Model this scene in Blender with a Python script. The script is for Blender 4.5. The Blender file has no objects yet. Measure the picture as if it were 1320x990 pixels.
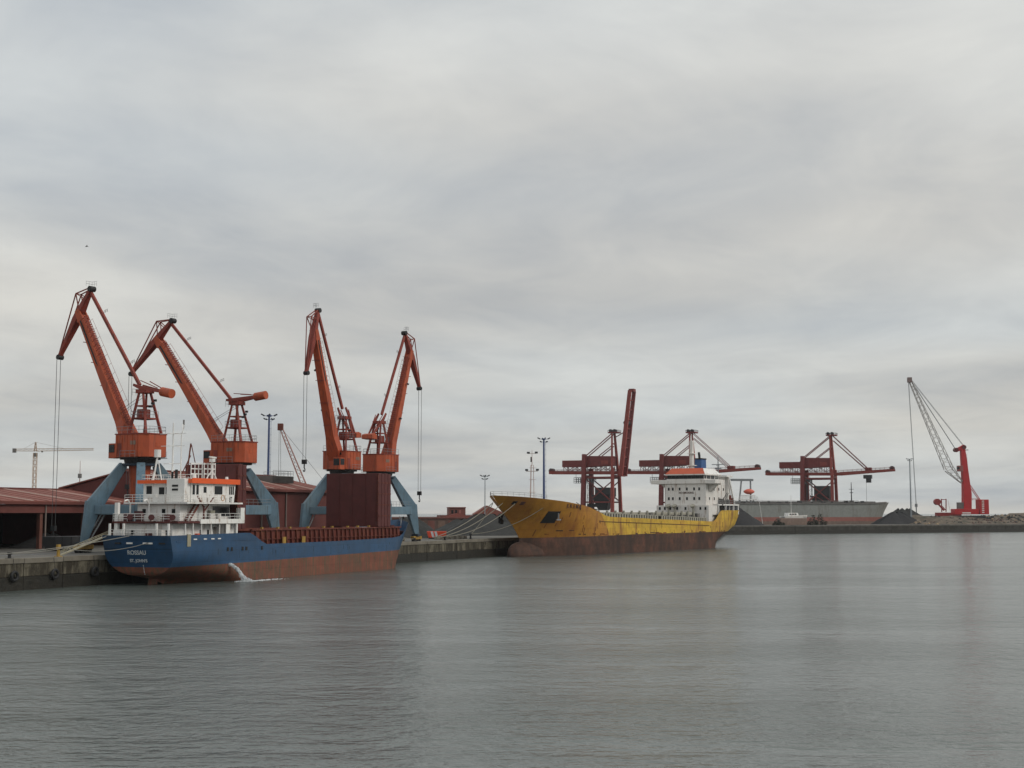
import bpy, math, random
from mathutils import Vector, Matrix
random.seed(7)
R = math.radians
scene = bpy.context.scene
COL = scene.collection

# ------------------------------------------------------------------ camera
F_PX, CAM_H = 1750.0, 9.94
PITCH = math.atan(167 / F_PX)
cam_d = bpy.data.cameras.new('camera')
cam_d.sensor_width = 36.0
cam_d.lens = 36.0 * F_PX / 1320.0
cam_d.clip_start = 0.5
cam_d.clip_end = 60000
cam = bpy.data.objects.new('camera', cam_d)
COL.objects.link(cam)
cam.location = (0, 0, CAM_H)
cam.rotation_euler = (math.pi / 2 + PITCH, 0, 0)
scene.camera = cam

# ------------------------------------------------------------------ overcast sky
SUN_AZ = Vector((0.97, -0.22))          # towards the sun, seen from above
SUN_EL = R(32)
world = bpy.data.worlds.new('World')
scene.world = world
world.use_nodes = True
nt = world.node_tree
nt.nodes.clear()
def N(t, **k):
    n = nt.nodes.new(t)
    for a, b in k.items():
        setattr(n, a, b)
    return n
def Lk(a, b):
    nt.links.new(a, b)
def M_(op, a, b=None, c=None):
    n = N('ShaderNodeMath', operation=op)
    for i, s in enumerate((a, b, c)):
        if s is None:
            continue
        if isinstance(s, (int, float)):
            n.inputs[i].default_value = s
        else:
            Lk(s, n.inputs[i])
    return n.outputs[0]
sky = N('ShaderNodeTexSky', sky_type='NISHITA')
sky.sun_disc = False
sky.sun_elevation = SUN_EL
sky.sun_rotation = math.atan2(SUN_AZ.x, SUN_AZ.y)
SKYOFF = 13.3
tc = N('ShaderNodeTexCoord')
sep = N('ShaderNodeSeparateXYZ')
Lk(tc.outputs['Generated'], sep.inputs[0])
zc = M_('ADD', M_('MAXIMUM', sep.outputs[2], 0.0), 0.10)
px_ = M_('DIVIDE', sep.outputs[0], zc)
py_ = M_('DIVIDE', sep.outputs[1], zc)
def cloud(sx, sy, off, detail, rough, dist=0.0):
    c = N('ShaderNodeCombineXYZ')
    Lk(M_('MULTIPLY', px_, sx), c.inputs[0])
    Lk(M_('MULTIPLY', py_, sy), c.inputs[1])
    c.inputs[2].default_value = off
    n = N('ShaderNodeTexNoise')
    n.inputs['Scale'].default_value = 1.0
    n.inputs['Detail'].default_value = detail
    n.inputs['Roughness'].default_value = rough
    n.inputs['Distortion'].default_value = dist
    Lk(c.outputs[0], n.inputs['Vector'])
    return n.outputs['Fac']
c1 = cloud(0.62, 0.55, SKYOFF, 5, 0.5, 0.5)
c2 = cloud(2.3, 1.7, 8.7, 8, 0.62, 0.7)
c3 = cloud(0.35, 0.45, 21.0, 2, 0.5)
cl = M_('ADD', M_('MULTIPLY', c1, 0.7), M_('MULTIPLY', c2, 0.3))
ramp = N('ShaderNodeValToRGB')
e = ramp.color_ramp.elements
e[0].position, e[0].color = 0.36, (0.435, 0.452, 0.468, 1)
e[1].position, e[1].color = 0.64, (0.665, 0.665, 0.638, 1)
m = ramp.color_ramp.elements.new(0.5)
m.color = (0.55, 0.555, 0.545, 1)
Lk(cl, ramp.inputs[0])
tint = N('ShaderNodeValToRGB')
t0 = tint.color_ramp.elements
t0[0].position, t0[0].color = 0.40, (0.965, 1.0, 1.03, 1)
t0[1].position, t0[1].color = 0.60, (1.02, 0.998, 0.965, 1)
Lk(c3, tint.inputs[0])
mul = N('ShaderNodeMixRGB', blend_type='MULTIPLY')
mul.inputs[0].default_value = 1.0
Lk(ramp.outputs[0], mul.inputs[1])
Lk(tint.outputs[0], mul.inputs[2])
bg1 = N('ShaderNodeBackground'); bg1.inputs[1].default_value = 0.10
bg2 = N('ShaderNodeBackground'); 
Lk(M_('ADD', M_('MULTIPLY', M_('MAXIMUM', sep.outputs[2], 0.0), 0.52), 0.99), bg2.inputs[1])   # overcast: brighter towards the zenith
Lk(sky.outputs[0], bg1.inputs[0]); Lk(mul.outputs[0], bg2.inputs[0])
mixs = N('ShaderNodeMixShader'); mixs.inputs[0].default_value = 0.94
Lk(bg1.outputs[0], mixs.inputs[1]); Lk(bg2.outputs[0], mixs.inputs[2])
wo = N('ShaderNodeOutputWorld'); Lk(mixs.outputs[0], wo.inputs[0])

sun_d = bpy.data.lights.new('sun', 'SUN')
sun_d.energy = 1.25
sun_d.angle = R(18)
sun_d.color = (1.0, 0.95, 0.87)
sun = bpy.data.objects.new('sun', sun_d)
COL.objects.link(sun)
sd = Vector((SUN_AZ.x * math.cos(SUN_EL), SUN_AZ.y * math.cos(SUN_EL), math.sin(SUN_EL)))
sun.rotation_euler = (-sd).to_track_quat('-Z', 'Y').to_euler()
sun.location = (100, -60, 120)
scene.view_settings.view_transform = 'Standard'
scene.view_settings.look = 'None'
scene.view_settings.exposure = 0.0
scene.view_settings.gamma = 1.0
scene.render.engine = 'CYCLES'
scene.cycles.use_denoising = True
scene.cycles.max_bounces = 5
scene.cycles.diffuse_bounces = 2
scene.cycles.glossy_bounces = 3
scene.cycles.caustics_reflective = False
scene.cycles.caustics_refractive = False

# ------------------------------------------------------------------ materials
MATS = {}
def mat(name, col, rough=0.6, metal=0.0, var=0.12, vscale=0.6, rust=None, rust_amt=0.0,
        streak=(2.2, 2.2, 0.22), bump=0.0, bscale=6.0, alpha=None, spec=0.4, grime=None, gscale=0.25, plates=None):
    if name in MATS:
        return MATS[name]
    m = bpy.data.materials.new(name)
    m.use_nodes = True
    t = m.node_tree
    b = t.nodes['Principled BSDF']
    b.inputs['Roughness'].default_value = rough
    b.inputs['Metallic'].default_value = metal
    b.inputs['Specular IOR Level'].default_value = spec
    geo = t.nodes.new('ShaderNodeNewGeometry')
    def noise(scale, detail=5, rough_=0.6, vec=None, sv=None):
        n = t.nodes.new('ShaderNodeTexNoise')
        n.inputs['Scale'].default_value = scale
        n.inputs['Detail'].default_value = detail
        n.inputs['Roughness'].default_value = rough_
        src = geo.outputs['Position']
        if sv:
            mp = t.nodes.new('ShaderNodeMapping')
            mp.inputs['Scale'].default_value = sv
            t.links.new(src, mp.inputs['Vector'])
            src = mp.outputs[0]
        t.links.new(src, n.inputs['Vector'])
        return n.outputs['Fac']
    def mixc(fac, a, bcol, mode='MIX'):
        mx = t.nodes.new('ShaderNodeMixRGB')
        mx.blend_type = mode
        for i, s in ((0, fac), (1, a), (2, bcol)):
            if hasattr(s, 'links'):
                t.links.new(s, mx.inputs[i])
            elif isinstance(s, (int, float)):
                mx.inputs[i].default_value = s
            else:
                mx.inputs[i].default_value = (*s[:3], 1)
        return mx.outputs[0]
    def rampf(src, lo, hi):
        r = t.nodes.new('ShaderNodeMapRange')
        r.inputs['From Min'].default_value = lo
        r.inputs['From Max'].default_value = hi
        t.links.new(src, r.inputs['Value'])
        return r.outputs[0]
    lo = tuple(max(0, c * (1 - var)) for c in col)
    hi = tuple(min(1, c * (1 + var)) for c in col)
    c = mixc(rampf(noise(vscale), 0.3, 0.7), lo, hi)
    c = mixc(rampf(noise(vscale * 7, 4), 0.25, 0.75), mixc(0.5 * min(1, var * 3), c, lo), c)
    if grime:
        c = mixc(rampf(noise(gscale, 7, 0.65), 0.48, 0.68), c, grime)
    if rust and rust_amt > 0:
        f1 = rampf(noise(1.0, 6, 0.7, sv=streak), 0.66 - rust_amt * 0.28, 0.80 - rust_amt * 0.24)
        c = mixc(f1, c, rust)
        f2 = rampf(noise(0.45, 8, 0.75), 0.72 - rust_amt * 0.22, 0.84 - rust_amt * 0.2)
        c = mixc(f2, c, tuple(x * 0.8 for x in rust))
    t.links.new(c, b.inputs['Base Color'])
    if bump > 0:
        bn = t.nodes.new('ShaderNodeBump')
        bn.inputs['Strength'].default_value = bump
        bn.inputs['Distance'].default_value = 0.2
        t.links.new(noise(bscale, 6, 0.65), bn.inputs['Height'])
        t.links.new(bn.outputs[0], b.inputs['Normal'])
    if plates:
        tco = t.nodes.new('ShaderNodeTexCoord')
        sx_ = t.nodes.new('ShaderNodeSeparateXYZ')
        t.links.new(tco.outputs['Object'], sx_.inputs[0])
        cb = t.nodes.new('ShaderNodeCombineXYZ')
        t.links.new(sx_.outputs[0], cb.inputs[0])
        t.links.new(sx_.outputs[2], cb.inputs[1])
        br = t.nodes.new('ShaderNodeTexBrick')
        br.inputs['Scale'].default_value = 1.0
        br.inputs['Brick Width'].default_value = plates[0]
        br.inputs['Row Height'].default_value = plates[1]
        br.inputs['Mortar Size'].default_value = 0.035
        br.inputs['Mortar Smooth'].default_value = 0.6
        br.inputs['Color1'].default_value = (1.06, 1.06, 1.06, 1)
        br.inputs['Color2'].default_value = (0.90, 0.90, 0.90, 1)
        br.inputs['Mortar'].default_value = (0.72, 0.70, 0.68, 1)
        t.links.new(cb.outputs[0], br.inputs['Vector'])
        c = mixc(1.0, c, br.outputs['Color'], 'MULTIPLY')
        t.links.new(c, b.inputs['Base Color'])
        bn = t.nodes.new('ShaderNodeBump')
        bn.inputs['Strength'].default_value = 0.5
        bn.inputs['Distance'].default_value = 0.06
        t.links.new(noise(0.7, 2, 0.4), bn.inputs['Height'])
        t.links.new(bn.outputs[0], b.inputs['Normal'])
    if alpha is not None:
        b.inputs['Alpha'].default_value = alpha
    MATS[name] = m
    return m
RUST = (0.16, 0.06, 0.025)
ORANGE = mat('crane orange', (0.45, 0.084, 0.028), 0.55, var=0.24, rust=(0.14, 0.04, 0.02), rust_amt=0.45, grime=(0.33, 0.06, 0.024), gscale=.3)
CRRED = mat('crane red', (0.25, 0.042, 0.026), 0.6, var=0.25, rust=(0.07, 0.025, 0.018), rust_amt=0.4)
LEGBLUE = mat('leg blue', (0.125, 0.205, 0.265), 0.6, var=0.22, rust=(0.09, 0.12, 0.14), rust_amt=0.5, grime=(0.15, 0.21, 0.24))
DARKBLUE = mat('ring blue', (0.02, 0.035, 0.055), 0.5)
BLACK = mat('dark grease', (0.015, 0.015, 0.016), 0.6)
STEEL = mat('grey steel', (0.22, 0.23, 0.24), 0.5)
ROPE_W = mat('wire rope', (0.07, 0.07, 0.07), 0.6)
YELLOWP = mat('yellow paint', (0.36, 0.22, 0.04), 0.6, rust=RUST, rust_amt=0.5)
GLASS = mat('dark glass', (0.010, 0.012, 0.014), 0.2, spec=0.3)
WHITE = mat('ship white', (0.80, 0.79, 0.76), 0.5, var=0.07, rust=(0.36, 0.25, 0.17), rust_amt=0.42, streak=(1.2, 1.2, 0.3))
WHITE2 = mat('ship cream white', (0.74, 0.71, 0.67), 0.55, var=0.06, rust=(0.33, 0.23, 0.17), rust_amt=0.42, streak=(.9, .9, 0.2))
HBLUE = mat('hull blue', (0.021, 0.070, 0.152), 0.34, plates=(7.5, 1.55), var=0.16, rust=(0.02, 0.05, 0.10), rust_amt=0.35, grime=(0.026, 0.062, 0.12))
BOOT = mat('antifouling red', (0.225, 0.074, 0.045), 0.7, plates=(7.5, 1.55), var=0.25, rust=(0.10, 0.075, 0.045), rust_amt=0.75, grime=(0.16, 0.06, 0.04))
DKRED = mat('hold red', (0.098, 0.021, 0.019), 0.6, var=0.18, rust=(0.05, 0.018, 0.014), rust_amt=0.35)
COAM = mat('coaming red', (0.135, 0.030, 0.020), 0.7, var=0.35, rust=(0.20, 0.07, 0.03), rust_amt=0.5)
OTRIM = mat('trim orange', (0.80, 0.115, 0.022), 0.5, var=0.1)
HYEL = mat('hull yellow', (0.62, 0.395, 0.032), 0.5, plates=(9, 2.1), var=0.14, rust=(0.25, 0.10, 0.022), rust_amt=0.6, streak=(0.5, 0.5, 0.09), grime=(0.50, 0.27, 0.03), gscale=0.12)
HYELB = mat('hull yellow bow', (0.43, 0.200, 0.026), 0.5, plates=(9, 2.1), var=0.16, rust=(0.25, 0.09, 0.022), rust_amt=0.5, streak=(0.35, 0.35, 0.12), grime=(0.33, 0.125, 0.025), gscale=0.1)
YBOOT = mat('hull rusty boot', (0.085, 0.042, 0.028), 0.8, plates=(9, 2.1), var=0.35, rust=(0.045, 0.026, 0.02), rust_amt=0.75, streak=(0.28, 0.28, 0.07), grime=(0.175, 0.068, 0.042), gscale=0.16)
YBULB = mat('bulb rust red', (0.150, 0.062, 0.040), 0.8, var=0.3, rust=(0.06, 0.03, 0.022), rust_amt=0.7, streak=(.5, .5, 0.2))
ORROOF = mat('bridge roof orange', (0.56, 0.105, 0.045), 0.6, var=0.12)
FBLUE = mat('funnel blue', (0.035, 0.10, 0.26), 0.5)
GREYD = mat('deck grey', (0.16, 0.15, 0.14), 0.7, var=0.2)
PALE = mat('pale hatch fittings', (0.36, 0.34, 0.28), 0.7)
CONC = mat('quay concrete', (0.165, 0.147, 0.106), 0.9, var=0.3, vscale=0.4, rust=(0.04, 0.033, 0.022), rust_amt=0.95, streak=(0.8, 0.8, 0.14), bump=0.6, bscale=2.5)
WETSHADE = mat('wet algae and ship shade', (0.021, 0.018, 0.012), 0.55, var=0.4, vscale=0.5, rust=(0.015, 0.014, 0.01), rust_amt=0.7, streak=(0.8, 0.8, 0.3), bump=0.7, bscale=2.0)  # wet algae colour, set blacker to carry the ship's shadow at the waterline
CAPM = mat('quay capping', (0.20, 0.18, 0.145), 0.9, var=0.22, vscale=0.6, grime=(0.15, 0.13, 0.1), bump=0.4)
APRON = mat('quay apron', (0.14, 0.133, 0.118), 0.9, var=0.3, vscale=0.08, grime=(0.07, 0.067, 0.06), gscale=0.05, bump=0.3)
DIRT = mat('earth bank', (0.155, 0.122, 0.09), 0.95, var=0.6, vscale=0.22, grime=(0.045, 0.05, 0.035), gscale=0.16, bump=0.8, bscale=0.8)
COAL = mat('coal', (0.020, 0.020, 0.022), 0.85, var=0.35, vscale=0.5, bump=1.0, bscale=1.6)
COALG = mat('grey coal', (0.034, 0.035, 0.034), 0.9, var=0.3, vscale=0.5, bump=1.0, bscale=1.6)
WALLR = mat('shed wall red', (0.118, 0.030, 0.025), 0.7, var=0.14, rust=(0.07, 0.022, 0.02), rust_amt=0.3)
ROOFR = mat('shed roof red', (0.235, 0.080, 0.060), 0.75, var=0.18, rust=(0.17, 0.06, 0.05), rust_amt=0.4, streak=(0.5, 0.5, 0.5))
FASC = mat('shed fascia red', (0.150, 0.045, 0.036), 0.7, var=0.15)
SKYL = mat('roof skylight strip', (0.52, 0.38, 0.32), 0.6, var=0.1)
PIPE = mat('downpipe', (0.21, 0.17, 0.15), 0.6)
INT = mat('shed interior', (0.035, 0.024, 0.022), 0.9)
POSTR = mat('shed post', (0.16, 0.062, 0.045), 0.7, var=0.2)
MASTB = mat('mast blue', (0.055, 0.085, 0.20), 0.5)
MASTG = mat('mast grey', (0.26, 0.29, 0.31), 0.5)
LAMP = mat('lamp housing', (0.05, 0.055, 0.06), 0.5)
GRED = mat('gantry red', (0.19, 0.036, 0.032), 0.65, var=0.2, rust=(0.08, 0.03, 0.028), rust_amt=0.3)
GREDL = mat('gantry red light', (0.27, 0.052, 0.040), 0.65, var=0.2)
GDARK = mat('gantry hopper dark', (0.045, 0.045, 0.048), 0.7)
MOBR = mat('mobile crane red', (0.46, 0.020, 0.024), 0.5, var=0.1)
LATT = mat('lattice grey', (0.48, 0.46, 0.44), 0.6)
LATR = mat('lattice dull red', (0.30, 0.13, 0.10), 0.6)
TOWY = mat('tower crane paint', (0.48, 0.34, 0.24), 0.6)
SHGREY = mat('bulk carrier grey', (0.27, 0.275, 0.255), 0.6, var=0.1, rust=(0.19, 0.18, 0.155), rust_amt=0.5, streak=(0.3, 0.3, 0.05))
SHRED = mat('bulk carrier red', (0.32, 0.125, 0.10), 0.7, var=0.15)
SHBR = mat('bulk carrier brown', (0.22, 0.155, 0.125), 0.8, var=0.2, rust=(0.15, 0.10, 0.08), rust_amt=0.5)
BRICK = mat('brick building', (0.185, 0.072, 0.058), 0.8, var=0.2)
BRICKD = mat('low wall brown', (0.135, 0.085, 0.07), 0.85, var=0.25)
SKIPO = mat('skip orange', (0.70, 0.075, 0.03), 0.5)
FOAM = mat('white water', (0.80, 0.83, 0.84), 0.6, var=0.08, bump=0.8, bscale=5)
HEMP = mat('mooring rope', (0.24, 0.22, 0.175), 0.85)
HEMPG = mat('mooring rope grey', (0.26, 0.25, 0.22), 0.85)
TEXTW = mat('white lettering', (0.60, 0.63, 0.65), 0.7, var=.08)
TEXTD = mat('dark lettering', (0.085, 0.035, 0.022), 0.7)
BUSH = mat('bush leaves', (0.028, 0.031, 0.020), 0.8, var=0.4)
SAFE = mat('lifeboat orange', (0.66, 0.13, 0.08), 0.5)
GANG = mat('gangway', (0.34, 0.31, 0.22), 0.7)
GREENM = mat('machine green', (0.10, 0.115, 0.085), 0.7, var=0.3)

# ------------------------------------------------------------------ mesh helpers
def V(*a):
    return Vector(a)
class MB:
    def __init__(s, M=None):
        s.v, s.f, s.M = [], [], M
    def add(s, vs, fs):
        o = len(s.v)
        for p in vs:
            p = Vector(p)
            s.v.append(s.M @ p if s.M else p)
        s.f += [tuple(i + o for i in f) for f in fs]
        return s
    def box(s, x0, x1, y0, y1, z0, z1):
        return s.add([(x0, y0, z0), (x1, y0, z0), (x1, y1, z0), (x0, y1, z0), (x0, y0, z1), (x1, y0, z1), (x1, y1, z1), (x0, y1, z1)],
                     [(0, 3, 2, 1), (4, 5, 6, 7), (0, 1, 5, 4), (1, 2, 6, 5), (2, 3, 7, 6), (3, 0, 4, 7)])
    def bar(s, p, q, w, h=None, w2=None, h2=None, up=(0, 0, 1)):
        """rectangular beam from p to q; w across, h in the plane of `up`"""
        p, q = Vector(p), Vector(q)
        h = w if h is None else h
        w2 = w if w2 is None else w2
        h2 = h if h2 is None else h2
        d = (q - p).normalized()
        a = d.cross(Vector(up))
        if a.length < 1e-4:
            a = d.cross(Vector((1, 0, 0)))
        a.normalize()
        b = a.cross(d).normalized()
        vs = []
        for c, ww, hh in ((p, w, h), (q, w2, h2)):
            for sa, sb in ((-1, -1), (1, -1), (1, 1), (-1, 1)):
                vs.append(c + a * sa * ww / 2 + b * sb * hh / 2)
        return s.add(vs, [(0, 3, 2, 1), (4, 5, 6, 7), (0, 1, 5, 4), (1, 2, 6, 5), (2, 3, 7, 6), (3, 0, 4, 7)])
    def tube(s, p, q, r, r2=None, n=8):
        p, q = Vector(p), Vector(q)
        r2 = r if r2 is None else r2
        d = (q - p).normalized()
        a = d.cross(Vector((0, 0, 1)))
        if a.length < 1e-4:
            a = Vector((1, 0, 0))
        a.normalize()
        b = d.cross(a).normalized()
        vs = []
        for c, rr in ((p, r), (q, r2)):
            for i in range(n):
                t = 2 * math.pi * i / n
                vs.append(c + a * math.cos(t) * rr + b * math.sin(t) * rr)
        fs = [(i, (i + 1) % n, n + (i + 1) % n, n + i) for i in range(n)]
        fs += [tuple(range(n - 1, -1, -1)), tuple(range(n, 2 * n))]
        return s.add(vs, fs)
    def path(s, pts, r, n=6):
        for a, b in zip(pts, pts[1:]):
            s.tube(a, b, r, n=n)
        return s
    def prism(s, pts, z0, z1, inset=0.0):
        n = len(pts)
        cx = sum(p[0] for p in pts) / n
        cy = sum(p[1] for p in pts) / n
        k = 1 - inset
        vs = [(x, y, z0) for x, y in pts] + [(cx + (x - cx) * k, cy + (y - cy) * k, z1) for x, y in pts]
        return s.add(vs, [(i, (i + 1) % n, n + (i + 1) % n, n + i) for i in range(n)] + [tuple(range(n - 1, -1, -1)), tuple(range(n, 2 * n))])
    def slab(s, pts, axis, c0, c1):
        """polygon given in the plane across `axis` (0: (y,z), 1: (x,z)) extruded from c0 to c1"""
        n = len(pts)
        mk = (lambda p, c: (c, p[0], p[1])) if axis == 0 else (lambda p, c: (p[0], c, p[1]))
        vs = [mk(p, c0) for p in pts] + [mk(p, c1) for p in pts]
        return s.add(vs, [(i, (i + 1) % n, n + (i + 1) % n, n + i) for i in range(n)] + [tuple(range(n - 1, -1, -1)), tuple(range(n, 2 * n))])
    def grid(s, rows):
        nr, nc = len(rows), len(rows[0])
        return s.add([p for r in rows for p in r], [(i * nc + j, i * nc + j + 1, (i + 1) * nc + j + 1, (i + 1) * nc + j) for i in range(nr - 1) for j in range(nc - 1)])
    def lattice(s, p, q, w0, w1, n, r, up=(0, 0, 1), ends=True):
        """four-chord lattice girder from p to q"""
        p, q = Vector(p), Vector(q)
        d = (q - p).normalized()
        a = d.cross(Vector(up))
        if a.length < 1e-4:
            a = d.cross(Vector((1, 0, 0)))
        a.normalize()
        b = a.cross(d).normalized()
        st = []
        for i in range(n + 1):
            t = i / n
            c = p.lerp(q, t)
            w = w0 + (w1 - w0) * t
            st.append([c + a * sa * w / 2 + b * sb * w / 2 for sa, sb in ((-1, -1), (1, -1), (1, 1), (-1, 1))])
        for i in range(n):
            for k in range(4):
                s.tube(st[i][k], st[i + 1][k], r, n=4)
                k2 = (k + 1) % 4
                if (i + k) % 2:
                    s.tube(st[i][k], st[i + 1][k2], r * 0.6, n=3)
                else:
                    s.tube(st[i][k2], st[i + 1][k], r * 0.6, n=3)
        return s
    def rail(s, pts, h=1.0, r=0.03, step=1.5, bars=2, closed=False):
        pts = [Vector(p) for p in pts]
        if closed:
            pts.append(pts[0])
        for a, b in zip(pts, pts[1:]):
            n = max(1, round((b - a).length / step))
            for i in range(n + 1):
                c = a.lerp(b, i / n)
                s.tube(c, c + V(0, 0, h), r, n=4)
            for k in range(1, bars + 1):
                o = V(0, 0, h * k / bars)
                s.tube(a + o, b + o, r, n=4)
        return s
    def build(s, name, m, parent=None, smooth=False, bevel=0.0, solid=0.0):
        me = bpy.data.meshes.new(name)
        me.from_pydata([tuple(v) for v in s.v], [], s.f)
        me.validate()
        me.update()
        o = bpy.data.objects.new(name, me)
        COL.objects.link(o)
        me.materials.append(m)
        if parent:
            o.parent = parent
        if smooth:
            for p in me.polygons:
                p.use_smooth = True
        if bevel:
            md = o.modifiers.new('b', 'BEVEL')
            md.width = bevel
            md.segments = 1
            md.limit_method = 'ANGLE'
        if solid:
            md = o.modifiers.new('s', 'SOLIDIFY')
            md.thickness = solid
            md.offset = 0
        return o
def tag(o, label=None, cat=None, group=None, kind=None):
    if label: o['label'] = label
    if cat: o['category'] = cat
    if group: o['group'] = group
    if kind: o['kind'] = kind
    return o
def thing(name, loc, rz, label, cat, group=None):
    o = bpy.data.objects.new(name, None)
    COL.objects.link(o)
    o.empty_display_size = 0.5
    o.location = loc
    o.rotation_euler = (0, 0, rz)
    return tag(o, label, cat, group)
def share(o, parent, loc, rz=0.0, name=None):
    c = o.copy()
    c.name = name or o.name.split('.')[0]
    COL.objects.link(c)
    c.parent = parent
    c.location = loc
    c.rotation_euler = (0, 0, rz)
    return c
def text(body, size, m, parent, loc, rot, name='lettering', ext=0.015, bold=0.0):
    cu = bpy.data.curves.new(name, 'FONT')
    cu.body = body
    cu.size = size
    cu.align_x = 'CENTER'
    cu.extrude = ext
    cu.offset = bold
    tmp = bpy.data.objects.new('tmp', cu)
    COL.objects.link(tmp)
    dg = bpy.context.evaluated_depsgraph_get()
    me = bpy.data.meshes.new_from_object(tmp.evaluated_get(dg))
    bpy.data.objects.remove(tmp)
    o = bpy.data.objects.new(name, me)
    me.materials.clear()
    me.materials.append(m)
    COL.objects.link(o)
    o.parent = parent
    o.location = loc
    o.rotation_euler = rot
    return o
def at(x, y, d):
    """point of the place d metres in front of the camera's foot, seen in direction (x, y) of the photograph"""
    a, b = (x - 660) / F_PX, -(y - 495) / F_PX
    cp, sp = math.cos(PITCH), math.sin(PITCH)
    r = Vector((a, cp - b * sp, sp + b * cp))
    t = d / r.y
    return Vector((r.x * t, d, CAM_H + r.z * t))

# quay frame: s along the quay edge, t inland
QO = Vector((-65.25, 174.74)); QU = Vector((0.38624, 0.92240)); QN = Vector((-0.92240, 0.38624))
QA = math.atan2(QU.y, QU.x)
QZ = 4.0
def Q(s, t, z=QZ):
    p = QO + QU * s + QN * t
    return Vector((p.x, p.y, z))

# ------------------------------------------------------------------ water
def make_water():
    m = bpy.data.materials.new('harbour water')
    m.use_nodes = True
    t = m.node_tree
    b = t.nodes['Principled BSDF']
    b.inputs['Base Color'].default_value = (0.088, 0.105, 0.097, 1)
    b.inputs['IOR'].default_value = 1.42
    b.inputs['Specular IOR Level'].default_value = 0.5
    geo = t.nodes.new('ShaderNodeNewGeometry')
    def nz(sx, sy, detail, rough, rz=0.0, off=0):
        mp = t.nodes.new('ShaderNodeMapping')
        mp.inputs['Scale'].default_value = (sx, sy, 1)
        mp.inputs['Rotation'].default_value = (0, 0, rz)
        mp.inputs['Location'].default_value = (off, off * .7, 0)
        t.links.new(geo.outputs['Position'], mp.inputs['Vector'])
        n = t.nodes.new('ShaderNodeTexNoise')
        n.inputs['Scale'].default_value = 1
        n.inputs['Detail'].default_value = detail
        n.inputs['Roughness'].default_value = rough
        t.links.new(mp.outputs[0], n.inputs['Vector'])
        return n.outputs['Fac']
    def mth(op, a, c):
        n = t.nodes.new('ShaderNodeMath')
        n.operation = op
        for i, s in enumerate((a, c)):
            if isinstance(s, (int, float)):
                n.inputs[i].default_value = s
            else:
                t.links.new(s, n.inputs[i])
        return n.outputs[0]
    gust = nz(0.012, 0.040, 6, 0.68, 0.25)
    gr = t.nodes.new('ShaderNodeMapRange')
    gr.inputs['From Min'].default_value = 0.35
    gr.inputs['From Max'].default_value = 0.65
    gr.inputs['To Min'].default_value = 0.32
    gr.inputs['To Max'].default_value = 1.75
    t.links.new(gust, gr.inputs['Value'])
    h = mth('ADD', mth('MULTIPLY', nz(0.42, 0.50, 4, 0.6, 0.3), 0.95), mth('MULTIPLY', nz(1.5, 1.3, 4, 0.6, -0.2, 5), 0.36))
    h = mth('ADD', h, mth('MULTIPLY', nz(3.2, 4.0, 3, 0.6, 0.1, 9), 0.07))
    h = mth('MULTIPLY', h, gr.outputs[0])
    bn = t.nodes.new('ShaderNodeBump')
    bn.inputs['Strength'].default_value = 1.0
    bn.inputs['Distance'].default_value = 0.40
    t.links.new(h, bn.inputs['Height'])
    t.links.new(bn.outputs[0], b.inputs['Normal'])
    b.inputs['Roughness'].default_value = 0.15
    o = MB().add([(-30000, -500, 0), (30000, -500, 0), (30000, 45000, 0), (-30000, 45000, 0)], [(0, 1, 2, 3)]).build('water', m)
    tag(o, 'grey rippled harbour water', None, None, 'structure')
make_water()

# ------------------------------------------------------------------ land
P2 = Q(159.5, 0)
YV = Vector((0.5237, 0.8517, 0))                       # along the yellow ship's berth
C1 = P2 + YV * 126
LAND = [Q(-90, 0), P2, C1, V(101, 646, 4), V(107.2, 650, 4), V(282.8, 753, 4), V(700, 998, 4), V(690, 1040, 4), V(270, 795, 4), V(108, 700, 4),
        V(88, 812, 4), V(1500, 960, 4), V(1500, 2600, 4), V(-2200, 2600, 4), V(-2200, 90, 4)]
o = MB().add(LAND, [tuple(range(len(LAND)))]).build('quay_apron', APRON)
tag(o, 'dusty concrete quay apron and port ground', None, None, 'structure')

def wall_run(name, a, b, label, step, H=4.0, pm=None, cm=None):
    """quay wall from a to b: concrete panels above a wet lower course, with a capping beam"""
    a, b = Vector(a), Vector(b)
    d = b - a
    rz = math.atan2(d.y, d.x)
    Lr = d.length
    root = thing(name, (a.x, a.y, 0), rz, label, 'quay wall')
    n = max(1, round(Lr / step))
    w = Lr / n
    def mk(nm, m, y0, y1, z0, z1, gap):
        return MB().box(gap, w - gap, y0, y1, z0, z1).build(nm, m, root, bevel=0.04)
    p0 = mk('wall_panel', pm or CONC, -0.02, 0.9, 1.75, H - 0.55, 0.05)
    w0 = mk('wet_course', WETSHADE, -0.10, 0.9, -3.0, 1.72, 0.03)
    c0 = mk('capping_beam', cm or CAPM, -0.16, 1.1, H - 0.52, H + 0.16, 0.03)
    for i in range(n):
        dz = random.uniform(-0.05, 0.05)
        for o in (p0, w0, c0):
            q = o if i == 0 else share(o, root, (w * i, random.uniform(-0.04, 0.04), random.uniform(-0.03, 0.03)))
    MB().box(0, Lr, 0.35, 1.3, -3.0, H - 0.06).build('wall_core', WETSHADE, root)
    return root
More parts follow.
